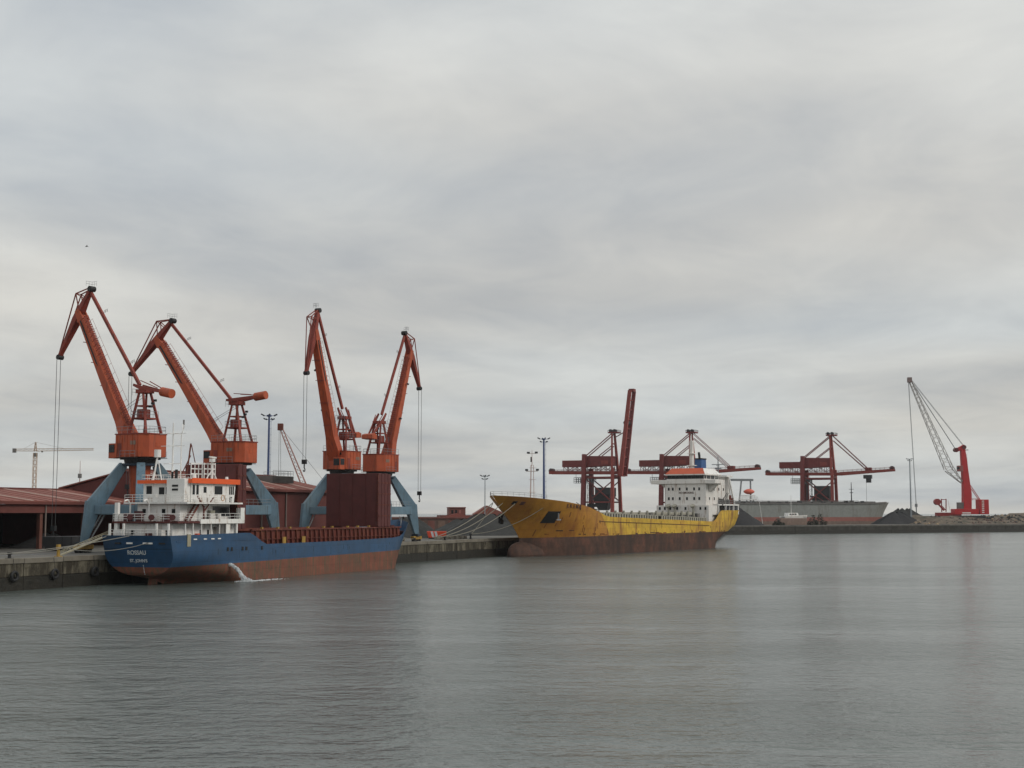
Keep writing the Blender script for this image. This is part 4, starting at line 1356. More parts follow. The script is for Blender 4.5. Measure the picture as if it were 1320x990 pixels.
    while x < 88.5:
        if not (54.6 < x < 56.4):
            z = top_x(x) - .06
            if post is None:
                post = MB().box(-.36, .36, 8.5, 8.75, 0, 1.0).build('rail_post', PALE, root); post.location = (x, 0, z)
            else:
                share(post, root, (x, 0, z))
        x += 1.45
    MB().bar((24, 8.62, top_x(24) + 1.0), (88.5, 8.62, top_x(88) + 1.0), .3, .16).build('top_rail', PALE, root)
    MB().bar((24, 7.9, top_x(24) + .45), (88.5, 7.9, top_x(88) + .45), .1, .95).build('dark_gap_strip', BLACK, root)  # black strip added behind the posts so the gaps between them look dark
    for x in (25.5, 56):
        MB().box(x - .8, x + .8, -5, 6.9, 7.2, 10.0).build('winch_house', GREYD, root)
    # ------- superstructure, front face towards the bow
    fx = 19.0
    t0 = MB().box(14.3, fx + 1.6, -8.7, 7.9, 7.2, 12.3).build('lower_house', WHITE2, root, bevel=.05)
    MB().box(2.5, 14.28, -5.6, 5.2, 7.2, 12.3).build('aft_house_dark', GREYD, root, bevel=.05)  # aft lower house, coloured dark so the recess behind the gallery looks shaded
    t1 = MB().box(4.5, fx, -6.6, 6.4, 12.32, 18.6).build('accommodation_block', WHITE2, root, bevel=.05)
    for z, ys in ((14.3, (-5.4, -4.1, -1.9, .4, 2.7, 4.3)), (17.1, (-5.4, -4.1, -1.9, .4, 2.7, 4.3))):
        for y in ys:
            w = MB().box(fx - .02, fx + .07, y - .27, y + .27, z - .42, z + .42).build('window', GLASS, t1)
            MB().box(fx, fx + .05, y - .36, y + .36, z - .51, z - .43).build('sill', WHITE2, w)
    for y in (-7.6, -6.0, -4.2, -2.0, .6, 5.3, 6.9):
        MB().box(fx + 1.58, fx + 1.67, y - .27, y + .27, 11.0, 11.85).build('window', GLASS, t0)
    for y in (.5, 1.8):
        MB().box(fx + 1.58, fx + 1.67, y - .3, y + .3, 9.3, 9.7).build('window', GLASS, t0)
    for y in (-4.6, -2.6, 3.2):
        MB().tube((fx + 2.2, y, 9.0), (fx + 2.2, y, 11.9), .25, n=8).build('ventilator', PALE, root)
        MB().tube((fx + 2.2, y, 11.9), (fx + 2.5, y, 12.35), .65, .75, 10).build('ventilator_cowl', PALE, root)
    text('NO SMOKING', .75, TEXTD, root, (fx + .03, .2, 15.75), (math.pi / 2, 0, math.pi / 2), bold=.02)
    for x in (6, 9.5, 13, 16.5):
        MB().box(x - .3, x + .3, 6.37, 6.46, 13.9, 14.7).build('window', GLASS, t1)
        MB().box(x - .3, x + .3, 6.37, 6.46, 16.7, 17.5).build('window', GLASS, t1)
    # bridge wings
    wg = MB().box(12.5, fx + .5, -11.0, 9.6, 18.62, 19.8).build('bridge_wing', WHITE2, root, bevel=.06)
    MB().box(12.3, 15.8, 9.0, 9.65, 18.3, 18.62).build('wing_foot', WHITE2, root)
    for sy in (-1, 1):
        wg2 = MB()
        wg2.add([(15, sy * 6.5, 16.3), (17, sy * 6.5, 16.3), (17, sy * 6.5, 18.6), (15, sy * 6.5, 18.6), (15, sy * 8.9, 18.6), (17, sy * 8.9, 18.6)],
                [(0, 1, 2, 3), (0, 4, 5, 1), (1, 5, 2), (0, 3, 4), (3, 2, 5, 4)])
        wg2.build('wing_bracket', WHITE2, root)
    wh = MB().box(7.5, fx + .2, -6.0, 6.0, 19.82, 20.05).build('wheelhouse', WHITE2, root)
    MB().box(7.8, fx, -5.7, 5.7, 20.05, 21.12).build('window_band', GLASS, wh)
    for y in [-5.75 + 11.5 * k / 9 for k in range(10)]:
        MB().box(fx - .05, fx + .06, y - .06, y + .06, 20.05, 21.1).build('window_mullion', BLACK, wh)
    for x in (8, 11, 14, 17, 18.8):
        MB().box(x - .12, x + .12, 5.66, 5.78, 20.05, 21.1).build('window_mullion', WHITE2, wh)
    MB().box(7.2, fx + .6, -6.4, 6.4, 21.12, 21.45).build('roof_edge', WHITE2, wh)
    # sloping orange visor round the roof
    def visor(y0, y1, zz0, zz1, m, nm):
        mb = MB()
        a = [(fx + .55, -6.3, 21.46), (fx + .55, 6.3, 21.46), (fx - 1.2, 5.0, 23.2), (fx - 1.2, -5.0, 23.2)]
        b = [(fx - .2, -6.0, 21.46), (fx - .2, 6.0, 21.46), (fx - 1.5, 4.8, 23.1), (fx - 1.5, -4.8, 23.1)]
        mb.add(a + b, [(0, 1, 2, 3), (7, 6, 5, 4), (0, 4, 5, 1), (1, 5, 6, 2), (2, 6, 7, 3), (3, 7, 4, 0)])
        return mb.build(nm, m, root)
    visor(0, 0, 0, 0, ORROOF, 'front_visor')
    MB().add([(fx + .5, 6.34, 21.46), (7.5, 6.34, 21.46), (9.5, 5.05, 23.15), (fx - 1.2, 5.05, 23.15), (fx - .3, 5.9, 21.46), (7.7, 5.9, 21.46), (9.7, 4.8, 23.05), (fx - 1.6, 4.8, 23.05)],
             [(0, 1, 2, 3), (7, 6, 5, 4), (0, 4, 5, 1), (1, 5, 6, 2), (2, 6, 7, 3), (3, 7, 4, 0)]).build('side_visor', WHITE, root)
    # funnel, masts
    MB().slab([(8.2, 21.46), (12.2, 21.46), (11.8, 26.0), (8.4, 26.0)], 1, -.2, 2.0).build('funnel', FBLUE, root, bevel=.1)
    MB().box(8.3, 11.9, -.3, 2.1, 26.0, 26.35).build('funnel_top', BLACK, root)
    mb = MB(); mb.tube((9.6, .4, 26.3), (9.6, .2, 28.2), .35, n=10); mb.tube((10.6, .9, 26.3), (10.6, .9, 27.5), .25, n=10)
    mb.build('exhaust_pipe', BLACK, root)
    mb = MB(); mb.slab([(13.3, 21.4), (14.9, 21.4), (14.6, 31.5), (13.7, 31.5)], 1, -.55, .35); mb.box(13.2, 15.2, -1.3, 1.2, 24.0, 24.2); mb.box(13.2, 15.2, -1.1, 1.0, 27.5, 27.7)
    mb.tube((14.2, -.1, 31.5), (14.2, -.1, 33.5), .1, n=6); mb.bar((14.2, -1.4, 30.8), (14.2, 1.4, 30.8), .14)
    mb.build('white_mast', WHITE2, root)
    mb = MB(); mb.tube((5.5, 4.6, 18.6), (5.5, 4.6, 27.2), .3, .12, 8); mb.bar((5.5, 2.6, 24.6), (5.5, 6.6, 24.6), .22); mb.bar((5.5, 3.6, 23.4), (5.5, 5.6, 23.4), .35); mb.bar((4.3, 4.6, 24.2), (6.7, 4.6, 24.2), .2)
    mb.build('radar_mast', STEEL, root)
    # aft casing, sloping ladders, derrick posts on the port side
    MB().slab([(2.0, 12.3), (4.4, 12.3), (4.4, 20.8), (3.2, 20.8)], 1, 4.2, 7.2).build('aft_casing', WHITE2, root)
    MB().box(1.6, 6.2, 3.8, 7.6, 20.82, 21.3).build('casing_top', WHITE, root)
    for (a, b) in (((-.5, 7.3, 12.4), (4.0, 7.3, 20.8)), ((.6, 7.75, 12.4), (4.9, 7.75, 20.8))):
        MB().bar(a, b, .35, .5).build('derrick_leg', WHITE, root)
    sl = MB()
    for sy in (-.3, .3):
        sl.bar((11.5, 8.1 + sy, 12.4), (7.0, 8.1 + sy, 16.0), .1, .25)
    for k in range(10):
        c = V(11.5, 8.1, 12.4).lerp(V(7, 8.1, 16), k / 10); sl.box(c.x - .12, c.x + .12, 7.8, 8.4, c.z - .03, c.z + .03)
    sl.build('stair', GREYD, root)
    for (x, z) in ((3.2, 14.0), (1.8, 13.2)):
        MB().box(x - .5, x + .5, 7.25, 7.6, z - 1.2, z + 1.4).build('red_panel', COAM, root)
    MB().rail([(fx + .4, 9.5, 19.8), (12.6, 9.5, 19.8)], .9, .04, 1.5).build('railing', WHITE2, root)
    # poop gallery: white frame with openings above the yellow stern
    MB().box(-1.8, 14.0, -8.0, 8.2, 12.32, 12.7).build('gallery_deck', WHITE, root)
    for x in (-1.4, 2.2, 8.2, 13.6):
        MB().box(x - .22, x + .22, 7.6, 8.1, 9.7, 12.3).build('gallery_pillar', WHITE, root)
    for y in (-5, 0, 5):
        MB().box(-1.7, -1.3, y - .2, y + .2, 9.7, 12.3).build('gallery_pillar', WHITE, root)
    MB().rail([(14, 8.1, 12.7), (-1.7, 8.1, 12.7), (-1.7, -8, 12.7)], 1.1, .045, 1.4).build('railing', STEEL, root)
    for (x, y, h) in ((9.5, 7.2, 1.6), (7.6, 7.3, 1.0), (5.2, 7.5, 1.4)):
        MB().box(x - .6, x + .6, y - .4, y + .4, 12.72, 12.72 + h).build('deck_gear', GREYD, root)
    # foremast on the forecastle
    mb = MB()
    for (dx, dy) in ((0, 0), (1.1, .5), (0, 1.0)):
        mb.tube((106 + dx, -1 + dy, 11.6), (106.3 + dx * .6, -.6 + dy * .6, 21.5), .09, n=6)
    mb.tube((106.3, -.4, 21.3), (106.3, -.4, 25.0), .1, .05, 6)
    for z in (15, 18, 20.8):
        mb.bar((105.8, -1.0, z), (107.2, .4, z), .1); mb.bar((106, .5, z), (107, -.8, z), .08)
    mb.bar((106.3, -2.0, 20.0), (106.3, 1.2, 20.0), .14); mb.bar((106.3, -1.5, 24.2), (106.3, .8, 24.2), .1)
    mb.build('foremast', mat('mast pale pink', (.55, .42, .38), .6), root)
    for (y, z) in ((-1.9, 20.3), (1.1, 20.3), (-1.4, 24.4), (.8, 24.4)):
        MB().box(106.0, 106.6, y - .25, y + .25, z - .2, z + .25).build('mast_lamp', LAMP, root)
    MB().tube((106.3, -.6, 22.2), (106.3, -.6, 23.4), .22, n=8).build('mast_horn', LAMP, root)
    MB().box(98, 100, -3, 3, 11.4, 12.6).build('windlass', GREYD, root)
    MB().rail([(112, 7.0, 13.3), (118, 4.6, 13.8), (123, 1.6, 14.0), (124, 0, 14.05), (123, -1.6, 14.0), (118, -4.6, 13.8), (112, -7, 13.3)], .9, .03, 1.5).build('railing', STEEL, root)
    # forward davit and white locker at the forecastle break
    MB().bar((92.5, 7.2, 10.8), (97.0, 6.5, 12.6), .16).build('stowed_boom', STEEL, root)
    MB().box(88.6, 90.2, 5.4, 7.6, 8.2, 10.2).build('bosun_locker', PALE, root)
    MB().slab([(2.0, -2.0), (4.6, -2.0), (4.4, 2.6), (3.2, 2.6)], 1, -.25, .25).build('rudder', YBOOT, root)
    return root
yellow_ship()

# ------------------------------------------------------------------ light masts
def light_mast(px, ytop, d, zb, r, m, label, wide, heads=4):
    top = at(px, ytop, d)
    root = thing('light_mast', (top.x, top.y, zb), 0, label, 'light mast')
    h = top.z - zb
    MB().tube((0, 0, 0), (0, 0, h), r, r * .6, 10).build('pole', m, root)
    MB().tube((0, 0, 0), (0, 0, .5), r * 2.2, n=10).build('base', STEEL, root)
    hd = MB(); hd.tube((0, 0, h - .2), (0, 0, h + .2), wide * .4, n=12); hd.bar((-wide, 0, h), (wide, 0, h), .12); hd.bar((0, -wide, h), (0, wide, h), .12)
    hd.bar((-wide * .8, 0, h - .9), (wide * .8, 0, h - .9), .1)
    hd.build('head_frame', m, root)
    for k in range(heads):
        a = 2 * math.pi * (k + .15) / heads
        c = V(math.cos(a) * wide, math.sin(a) * wide, h + .1)
        MB().bar(c - V(math.cos(a) * .35, 0, .1), c + V(math.cos(a) * .45, 0, .3), .6, .3).build('lamp', LAMP, root)
        c2 = V(math.cos(a + .5) * wide * .75, math.sin(a + .5) * wide * .75, h - .85)
        MB().bar(c2 - V(math.cos(a) * .3, 0, .1), c2 + V(math.cos(a) * .4, 0, .2), .5, .26).build('lamp', LAMP, root)
    ld = MB()
    ld.tube((r * 1.6, 0, 1), (r * 1.3, 0, h - .5), .035, n=4)
    for k in range(int(h / 1.6)):
        ld.bar((0, 0, 1 + k * 1.6), (r * 1.7, 0, 1 + k * 1.6), .05)
    ld.build('ladder', m, root)
light_mast(347, 536, 330, 4, .38, MASTB, 'blue light mast rising behind the dark red warehouse', 1.5)
light_mast(701, 566, 405, 4, .42, MASTB, 'blue light mast rising behind the yellow bow', 1.5)
light_mast(625, 614, 420, 4, .14, MASTG, 'thin grey light mast behind the big grey coal heap', 1.1)
light_mast(1172.5, 592, 770, 4, .45, MASTG, 'tall grey light mast between the coal heaps and the red mobile crane', 1.7)

# ------------------------------------------------------------------ gantry unloaders
def gantry(px, d, raised, label, pxscale=1.0, reach=44):
    c = at(px, 662, d)
    ax = V(.917, -.399, 0)                     # outreach direction
    root = thing('gantry_crane', (c.x, c.y, 4), math.atan2(ax.y, ax.x), label, 'gantry crane', 'red gantry unloaders on the far dock')
    k = pxscale
    zb, zt = 33.5 * k, 60 * k                  # boom level, apex
    gx, gy = 10.0 * k, 9.0 * k                 # half gauge and half base
    hxh = 46.0 * k
    for sx in (-1, 1):
        for sy in (-1, 1):
            w = 2.6 if sx < 0 else 1.9
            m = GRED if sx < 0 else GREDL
            topz = hxh if sx < 0 and sy < 0 else zb + 3
            MB().bar((sx * gx * 1.04, sy * gy, 0), (sx * gx, sy * gy * .72, topz), w * 1.05, w * 1.1, w * .9, w * .95, up=(0, 1, 0)).build('leg', m, root)
            MB().box(sx * gx * 1.04 - 1.2, sx * gx * 1.04 + 1.2, sy * gy - 3, sy * gy + 3, -.1, 1.6).build('bogie', GDARK, root)
    br = MB()
    for sx in (-1, 1):
        br.bar((sx * gx, -gy, 3), (sx * gx, gy, 3), 1.4)
        br.bar((sx * gx, -gy * .72, zb - 2), (sx * gx, gy * .72, zb - 2), 1.4)
    for sy in (-1, 1):
        br.bar((-gx, sy * gy * .75, zb - 3), (gx, sy * gy * .75, zb - 3), 1.2)
        br.bar((-gx, sy * gy * .76, zb - 3), (gx * .9, sy * gy * .9, 14), .7)
        br.bar((-gx * .6, sy * gy * .85, 14), (gx, sy * gy * .75, zb - 5), .6)
        br.bar((-gx, sy * gy * .92, 13), (gx, sy * gy * .92, 13), .9)
    br.build('portal_brace', GRED, root)
    # stair tower by the rear leg
    stt = MB().lattice((-gx + 4.2, -gy * .8, 2), (-gx + 4.2, -gy * .8, zb - 3), 3.2, 3.2, 9, .16)
    stt.build('stair_tower', STEEL if False else GDARK, root)
    # girder
    g = MB()
    x0, x1 = -37 * k, (gx + 4)
    for sy in (-1, 1):
        g.bar((x0, sy * 2.6, zb + .6), (x1, sy * 2.6, zb), 1.0, 2.0)
    for i in range(9):
        x = x0 + (x1 - x0) * i / 8
        g.bar((x, -2.6, zb + .3), (x, 2.6, zb + .3), .5)
    g.build('girder', GREDL, root)
    MB().rail([(x0, -3.4, zb + 1.2), (x1, -3.4, zb + 1.0)], 1.1, .1, 3).build('railing', GRED, root)
    MB().tube((x0 + 1, -2.6, zb + 2.2), (x0 + 1, 2.6, zb + 2.2), 1.1, n=10).build('end_sheave', GDARK, root)
    # suspended cable basket under the back reach
    bk = MB()
    bk.rail([(x0 + 17, -3.2, zb - 6.2), (x0 + 30, -3.2, zb - 6.2)], 3.4, .16, 1.5, 3)
    bk.rail([(x0 + 17, 1.5, zb - 6.2), (x0 + 30, 1.5, zb - 6.2)], 3.4, .16, 1.5, 3)
    bk.box(x0 + 17, x0 + 30, -3.2, 1.5, zb - 6.3, zb - 6.1)
    for x in (x0 + 18, x0 + 29):
        bk.bar((x, -2, zb - 3), (x, -2, zb), .2)
    bk.build('service_platform', STEEL, root)
    # machinery houses on trusses
    big = [(-gx - 2, hxh - 7.9), (gx - 1, hxh - 7.2), (gx - 1, hxh - 1.4), (-gx + 1, hxh - 1.0), (-gx - 2, hxh - 3.0)]
    mh = MB().slab(big, 1, -4.8, 4.8).build('machinery_house', GRED, root)
    MB().box(-gx - 17 * k, -gx - 2.2, -3.6, 3.6, hxh - 7.7, hxh - 3.6).build('electrical_house', GRED, root)
    for i in range(6):
        x = -gx + .5 + i * 3.0
        MB().box(x, x + .14, -4.95, -4.8, hxh - 7.1, hxh - 1.8).build('cladding_rib', GRED, mh)
    MB().box(1.5, 6, -4.92, -4.8, hxh - 6.4, hxh - 4.0).build('sign_panel', GREDL, mh)
    for sy in (-1, 1):
        tr = MB()
        xx = [-gx - 16 * k + i * 3.4 * k for i in range(11)]
        for i, x in enumerate(xx):
            tr.bar((x, sy * 3.2, zb + 1.4), (x, sy * 3.2, hxh - 7.5), .32)
            if i < 10:
                tr.bar((x, sy * 3.2, zb + 1.4 if i % 2 else hxh - 7.7), (xx[i + 1], sy * 3.2, hxh - 7.7 if i % 2 else zb + 1.4), .28)
        tr.build('house_truss', GRED, root)
    # apex frame
    for sy in (-1, 1):
        MB().bar((gx - .5, sy * gy * .7, zb), (gx - 1.5, sy * 2.4, zt), 1.4, 1.6, 1.0, 1.1).build('apex_post', GREDL, root)
    ap = MB()
    for z, w in ((zb + 10, .55), (zb + 18, .42)):
        ap.bar((gx - 1, -gy * w, z), (gx - 1, gy * w, z), .7)
    ap.box(gx - 4, gx + 2.5, -3.2, 3.2, zt, zt + .8)
    ap.build('apex_brace', GRED, root)
    for x in (gx - 3, gx - .4):
        MB().tube((x, -1.5, zt + 1.6), (x, 1.5, zt + 1.6), 1.0, n=10).build('sheave', GDARK, root)
    MB().rail([(gx - 4, -3.2, zt + .8), (gx + 2.5, -3.2, zt + .8), (gx + 2.5, 3.2, zt + .8)], 1.1, .1, 2).build('railing', GDARK, root)
    bs = MB()
    for sy in (-1, 1):
        bs.bar((gx - 2, sy * 2.4, zt - .5), (-gx - 1, sy * 2.6, hxh - 1.5), .55)
        bs.bar((gx - 2, sy * 2.4, zt - 8), (-1.5, sy * 2.6, hxh - 1.5), .5)
    bs.build('back_stay', GRED, root)
    # hopper under the portal
    hp = MB()
    hp.add([(-5, -6, 17.5), (7.5, -6, 17.5), (7.5, 6, 17.5), (-5, 6, 17.5), (-1.5, -2.5, 8), (4, -2.5, 8), (4, 2.5, 8), (-1.5, 2.5, 8)],
           [(3, 2, 1, 0), (4, 5, 6, 7), (0, 1, 5, 4), (1, 2, 6, 5), (2, 3, 7, 6), (3, 0, 4, 7)])
    hp.box(-2.5, 7.4, -5.8, 5.8, 17.52, 24 if not raised else 22)
    hp.box(-9, -2, -2, 2, 10, 12)
    hp.build('hopper', GDARK, root)
    # outreach boom
    L = reach * k
    if raised:
        a = R(83)
        bd = V(math.cos(a), 0, math.sin(a))
        o_ = V(gx + 4.5, 0, zb - 2)
        tt = V(-math.sin(a), 0, math.cos(a))
        for sy in (-1, 1):
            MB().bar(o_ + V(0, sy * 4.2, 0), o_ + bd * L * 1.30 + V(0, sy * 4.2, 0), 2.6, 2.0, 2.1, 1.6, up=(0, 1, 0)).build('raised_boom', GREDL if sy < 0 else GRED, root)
        bb = MB()
        for i in range(10):
            c = o_ + bd * (L * 1.30 * i / 9)
            MB().bar(c + V(0, -4, 0), c + V(0, 4, 0), .7).build('boom_cross_beam', GRED, root)
        bb.box(o_.x + bd.x * L * 1.30 - 1.5, o_.x + bd.x * L * 1.30 + 1.8, -2.2, 2.2, o_.z + bd.z * L * 1.30 - .6, o_.z + bd.z * L * 1.30 + 1.2)
        bb.build('boom_head', GRED, root)
        MB().tube(o_ + bd * 33 + tt * 1 + V(0, -3, 0), o_ + bd * 33 + tt * 1 + V(0, 3, 0), 1.4, n=10).build('boom_sheave', GDARK, root)
        MB().bar((gx - 1, 0, zt - 3), o_ + bd * 28 + tt, .5).build('fore_stay', GRED, root)
    else:
        g = MB()
        for sy in (-1, 1):
            g.bar((x1 + .3, sy * 2.6, zb + .1), (x1 + L, sy * 2.6, zb + 2.2), 1.0, 2.2, .9, 1.5)
        for i in range(9):
            t = i / 8
            g.bar((x1 + .5 + (L - 1) * t, -2.6, zb + .3 + 2 * t), (x1 + .5 + (L - 1) * t, 2.6, zb + .3 + 2 * t), .5)
        g.build('boom', GREDL, root)
        MB().tube((x1 + L - 1.5, -2.6, zb + 3.4), (x1 + L - 1.5, 2.6, zb + 3.4), 1.4, n=10).build('boom_sheave', GDARK, root)
        MB().rail([(x1, -3.3, zb + 1.2), (x1 + L, -3.3, zb + 3.0)], 1.1, .1, 3).build('railing', GRED, root)
        fs = MB()
        for sy in (-1, 1):
            fs.bar((gx, sy * 2.4, zt), (x1 + L * .55, sy * 2.6, zb + 2.2), .35)
            fs.bar((gx, sy * 2.4, zt - 3), (x1 + L * .50, sy * 2.6, zb + 2.2), .35)
        fs.build('fore_stay', GRED, root)
        for xk in (.5, .56):
            MB().box(x1 + L * xk - .8, x1 + L * xk + .8, -2.8, 2.8, zb + 1.8, zb + 4).build('stay_bracket', GRED, root)
    return root
gantry(776, 850, True, 'nearest red gantry unloader with its boom raised upright', .93)
gantry(876, 880, False, 'red gantry unloader right behind the white bridge of the yellow ship', .96, 41)
g3 = gantry(1057, 900, False, 'red gantry unloader standing behind the grey bulk carrier hull', .95, 37)
# grab trolley with rope on the third gantry
MB().box(29, 34, -2.5, 2.5, 28.6, 31.0).build('trolley', GDARK, g3)
MB().box(30.5, 33.5, -1.5, 1.5, 26.0, 28.6).build('cab', GDARK, g3)
MB().tube((30.4, 0, 28.6), (30.4, 0, 8), .09, n=4).build('hoist_rope', ROPE_W, g3)

# ------------------------------------------------------------------ grey bulk carrier in the far dock
def bulk_carrier():
    fw = V(.985, .173, 0)
    a = at(893, 662, 775)
    root = thing('bulk_carrier', (a.x, a.y, 0), math.atan2(fw.y, fw.x), 'long grey bulk carrier hull with red band in the far dock', 'ship')
    L, B = 116.0, 19.0
    xs = lambda z: 0 if z > 6 else (6 - z) * .8
    xe = interp([(-2, L - 3), (5, L - 2.5), (11, L), (18, L + 4)])
    zt = lambda t: 15.6 + .8 * max(0, t - .85) / .15
    zb1 = lambda t: 7.9
    def hb(t, z):
        w = B / 2
        if t > .86:
            w *= max(0, 1 - ((t - .86) / .14) ** interp([(0, 1.6), (17, 2.8)])(z))
        if t < .12:
            w0 = interp([(0, .2), (8, .6), (16, .9)])(z)
            w *= w0 + (1 - w0) * (t / .12)
        return max(.05, w)
    hull(root, zt, zb1, 5.6, xs, xe, hb, 40, SHGREY, SHRED, nu=6, nl=3, lower_name='red_band')
    rows = []
    ts = [i / 40 for i in range(41)]
    for z in (-1, 2.2, 5.6):
        rows.append([(xs(z) + t * (xe(z) - xs(z)), -hb(t, z), z) for t in ts])
    mb = MB().grid(rows); mb.grid([[(x, -y, z) for x, y, z in reversed(r)] for r in rows])
    mb.build('bottom_paint', SHBR, root, smooth=True)
    deckplate(root, 'deck', GREYD, 0, .98, lambda t: 14.9, xs, xe, hb)
    e = MB()
    for i in range(40):
        t0_, t1_ = i / 40 * .97, (i + 1) / 40 * .97
        f = lambda t: V(xs(16) + t * (xe(16) - xs(16)), -hb(t, 16) - .1, zt(t) + .05)
        e.bar(f(t0_), f(t1_), .5, .9)
    e.build('deck_edge', GREYD, root)
    MB().rail([(2, -9.3, 16.0), (96, -9.3, 16.2)], 1.1, .09, 3).build('railing', GREYD, root)
    for x in [24 + 17.5 * k for k in range(5)]:
        MB().box(x, x + 14, -6, 6, 15, 16.9).build('hatch_cover', GREYD, root)
    for k in range(12):
        x = 27 + k * 6.6 + random.uniform(-2, 2)
        MB().box(x, x + random.uniform(.8, 2.5), -8.6, -7.2, 15, random.uniform(16.6, 17.4)).build('deck_gear', GDARK, root)
    # accommodation with wing and lifeboat
    ac = MB().box(4, 17, -7.5, 7.5, 15, 28.2).build('accommodation_block', WHITE2, root)
    MB().box(10, 17.4, -9.4, 9.4, 28.22, 29.6).build('bridge_wing', WHITE2, root)
    dv = MB(); dv.bar((17.0, -9, 28.9), (33.0, -9, 28.9), 1.0, 1.3); dv.bar((26, -9, 28.3), (24.5, -9, 16), .7); dv.bar((31.4, -9, 28.3), (31.4, -9, 16), .7)
    dv.build('boat_gantry', STEEL, root)
    rows = []
    for i in range(9):
        t = i / 8
        r_ = 1.55 * max(.1, math.sin(math.pi * min(.97, max(.03, t)))) ** .5
        rows.append([(27.2 + 6.2 * t, -9.4 + math.cos(q) * r_, 22.3 + math.sin(q) * r_) for q in [2 * math.pi * j / 12 for j in range(13)]])
    lb = MB().grid(rows); lb.build('lifeboat', SAFE, root, smooth=True)
    MB().box(24.5, 35, -9.9, -8, 17.5, 18.4).build('boat_platform', WHITE, root)
    MB().rail([(24.5, -9.9, 18.4), (35, -9.9, 18.4)], 1.3, .12, 1.6).build('railing', WHITE, root)
    MB().box(26, 34, -9.6, -8, 19.6, 20.2).build('boat_cradle', WHITE2, root)
    for x in (25, 29, 33):
        MB().bar((x, -9, 15), (x, -9, 17.5), .5).build('platform_post', STEEL, root)
    m = MB(); m.tube((96, 0, 15), (96, 0, 28), .4, .2, 8); m.bar((96, -2, 22), (96, 2, 22), .35); m.bar((94.5, 0, 24), (97.5, 0, 24), .25); m.box(95, 97, -1, 1, 15, 17.5)
    m.build('foremast', GDARK, root)
    a_ = MB(); a_.bar((66, -4, 16), (72, -4, 20), .35); a_.bar((72, -4, 20), (79, -4, 16), .3); a_.bar((69, -4, 16), (69, -4, 20.5), .35); a_.bar((72.4, -4, 16), (72.4, -4, 21), .35)
    a_.build('deck_crane', GRED, root)
bulk_carrier()

# white workboat cabin and low shed on the far mole, bushes
r = thing('white_workboat', at(1025, 676, 716).xy.to_3d() + V(0, 0, 4), .5, 'small white boat laid up on the distant quay in front of the grey hull', 'boat')
rows = []
for i in range(10):
    t = i / 9
    w = 2.3 * (1 - max(0, (t - .6) / .4) ** 2.2)
    rows.append([(-8.5 + 17 * t, -w, 4.5 + .7 * t ** 2), (-8.5 + 16.2 * t, -w * .8, 3.0), (-8.2 + 15.4 * t, -.2, 1.9), (-8.2 + 15.4 * t, .2, 1.9), (-8.5 + 16.2 * t, w * .8, 3.0), (-8.5 + 17 * t, w, 4.5 + .7 * t ** 2)])
MB().grid(rows).build('hull', WHITE2, r)
MB().box(-8.3, 7, -1.9, 1.9, 4.1, 4.3).build('deck', STEEL, r)
w = MB().slab([(-6, 4.3), (1.5, 4.3), (0.6, 6.3), (-5.6, 6.3)], 1, -1.6, 1.6).build('wheelhouse', WHITE, r)
for x in (-4.9, -3.2, -1.5):
    MB().box(x, x + 1.1, -1.66, -1.58, 5.2, 5.9).build('window', GLASS, w)
MB().tube((-2.5, 0, 6.3), (-2.5, 0, 15.5), .12, n=6).build('mast', WHITE, r)
MB().bar((-2.5, -1.2, 11), (-2.5, 1.2, 11), .1).build('mast_crosstree', WHITE, r)
for x in (-5, 3):
    MB().box(x - .4, x + .4, -1.8, 1.8, 0, 2.3).build('cradle', GDARK, r)
p = at(1008, 676, 712)
r = thing('boat_mast', (p.x - 10, p.y, 4), .5, 'thin white leaning pole in front of the grey hull', 'pole')
MB().tube((0, 0, 0), (-2.4, 0, 14), .14, .09, 6).build('pole', WHITE, r)
MB().tube((0, 0, 0), (0, 0, .4), .4, n=8).build('base', STEEL, r)
r = thing('brown_container', at(1021, 676, 700).xy.to_3d() + V(0, 0, 4), .53, 'faded brown container on the distant quay below the white boat', 'container')
MB().box(-9, 9, -1.4, 1.4, .1, 3.6).build('box', SHBR, r, bevel=.05)
for k in range(18):
    MB().box(-8.8 + k, -8.5 + k, -1.48, -1.4, .3, 3.4).build('corrugation', SHBR, r)
def bush(px, d, w, h, label, seed):
    c = at(px, 676, d)
    root = thing('bush', (c.x, c.y, 4), 0, label, 'bush', 'bushes on the distant quay')
    rnd = random.Random(seed)
    mb = MB()
    for k in range(420):
        a = rnd.uniform(0, 6.28); q = rnd.random() ** .5
        x, y = math.cos(a) * q * w, math.sin(a) * q * w * .6
        z = rnd.random() * h * (1 - q * q * .8) * (1 + .35 * math.sin(x * 1.3 + seed))
        s = rnd.uniform(.25, .6)
        n1 = V(rnd.uniform(-1, 1), rnd.uniform(-1, 1), rnd.uniform(-1, 1)).normalized() * s
        n2 = V(rnd.uniform(-1, 1), rnd.uniform(-1, 1), rnd.uniform(-1, 1)).normalized() * s
        p = V(x, y, z)
        mb.add([p - n1, p + n2, p + n1], [(0, 1, 2)])
    mb.build('foliage', BUSH, root)
    MB().tube((0, 0, -.2), (.1, 0, h * .6), .15, .06, 6).build('stem', GDARK, root)
bush(1047, 708, 3.0, 4.6, 'left of two dark bushes by the brown container', 1)
bush(1058, 712, 3.4, 5.2, 'right of two dark bushes by the brown container', 2)
bush(1004, 694, 3.4, 2.6, 'low dark bush left of the brown container', 3)
bush(1232, 786, 4, 3.4, 'dark bush under the red mobile crane, left of its chassis', 4)
bush(1277, 800, 5, 3.2, 'dark bush on the earth bank right of the red mobile crane', 5)

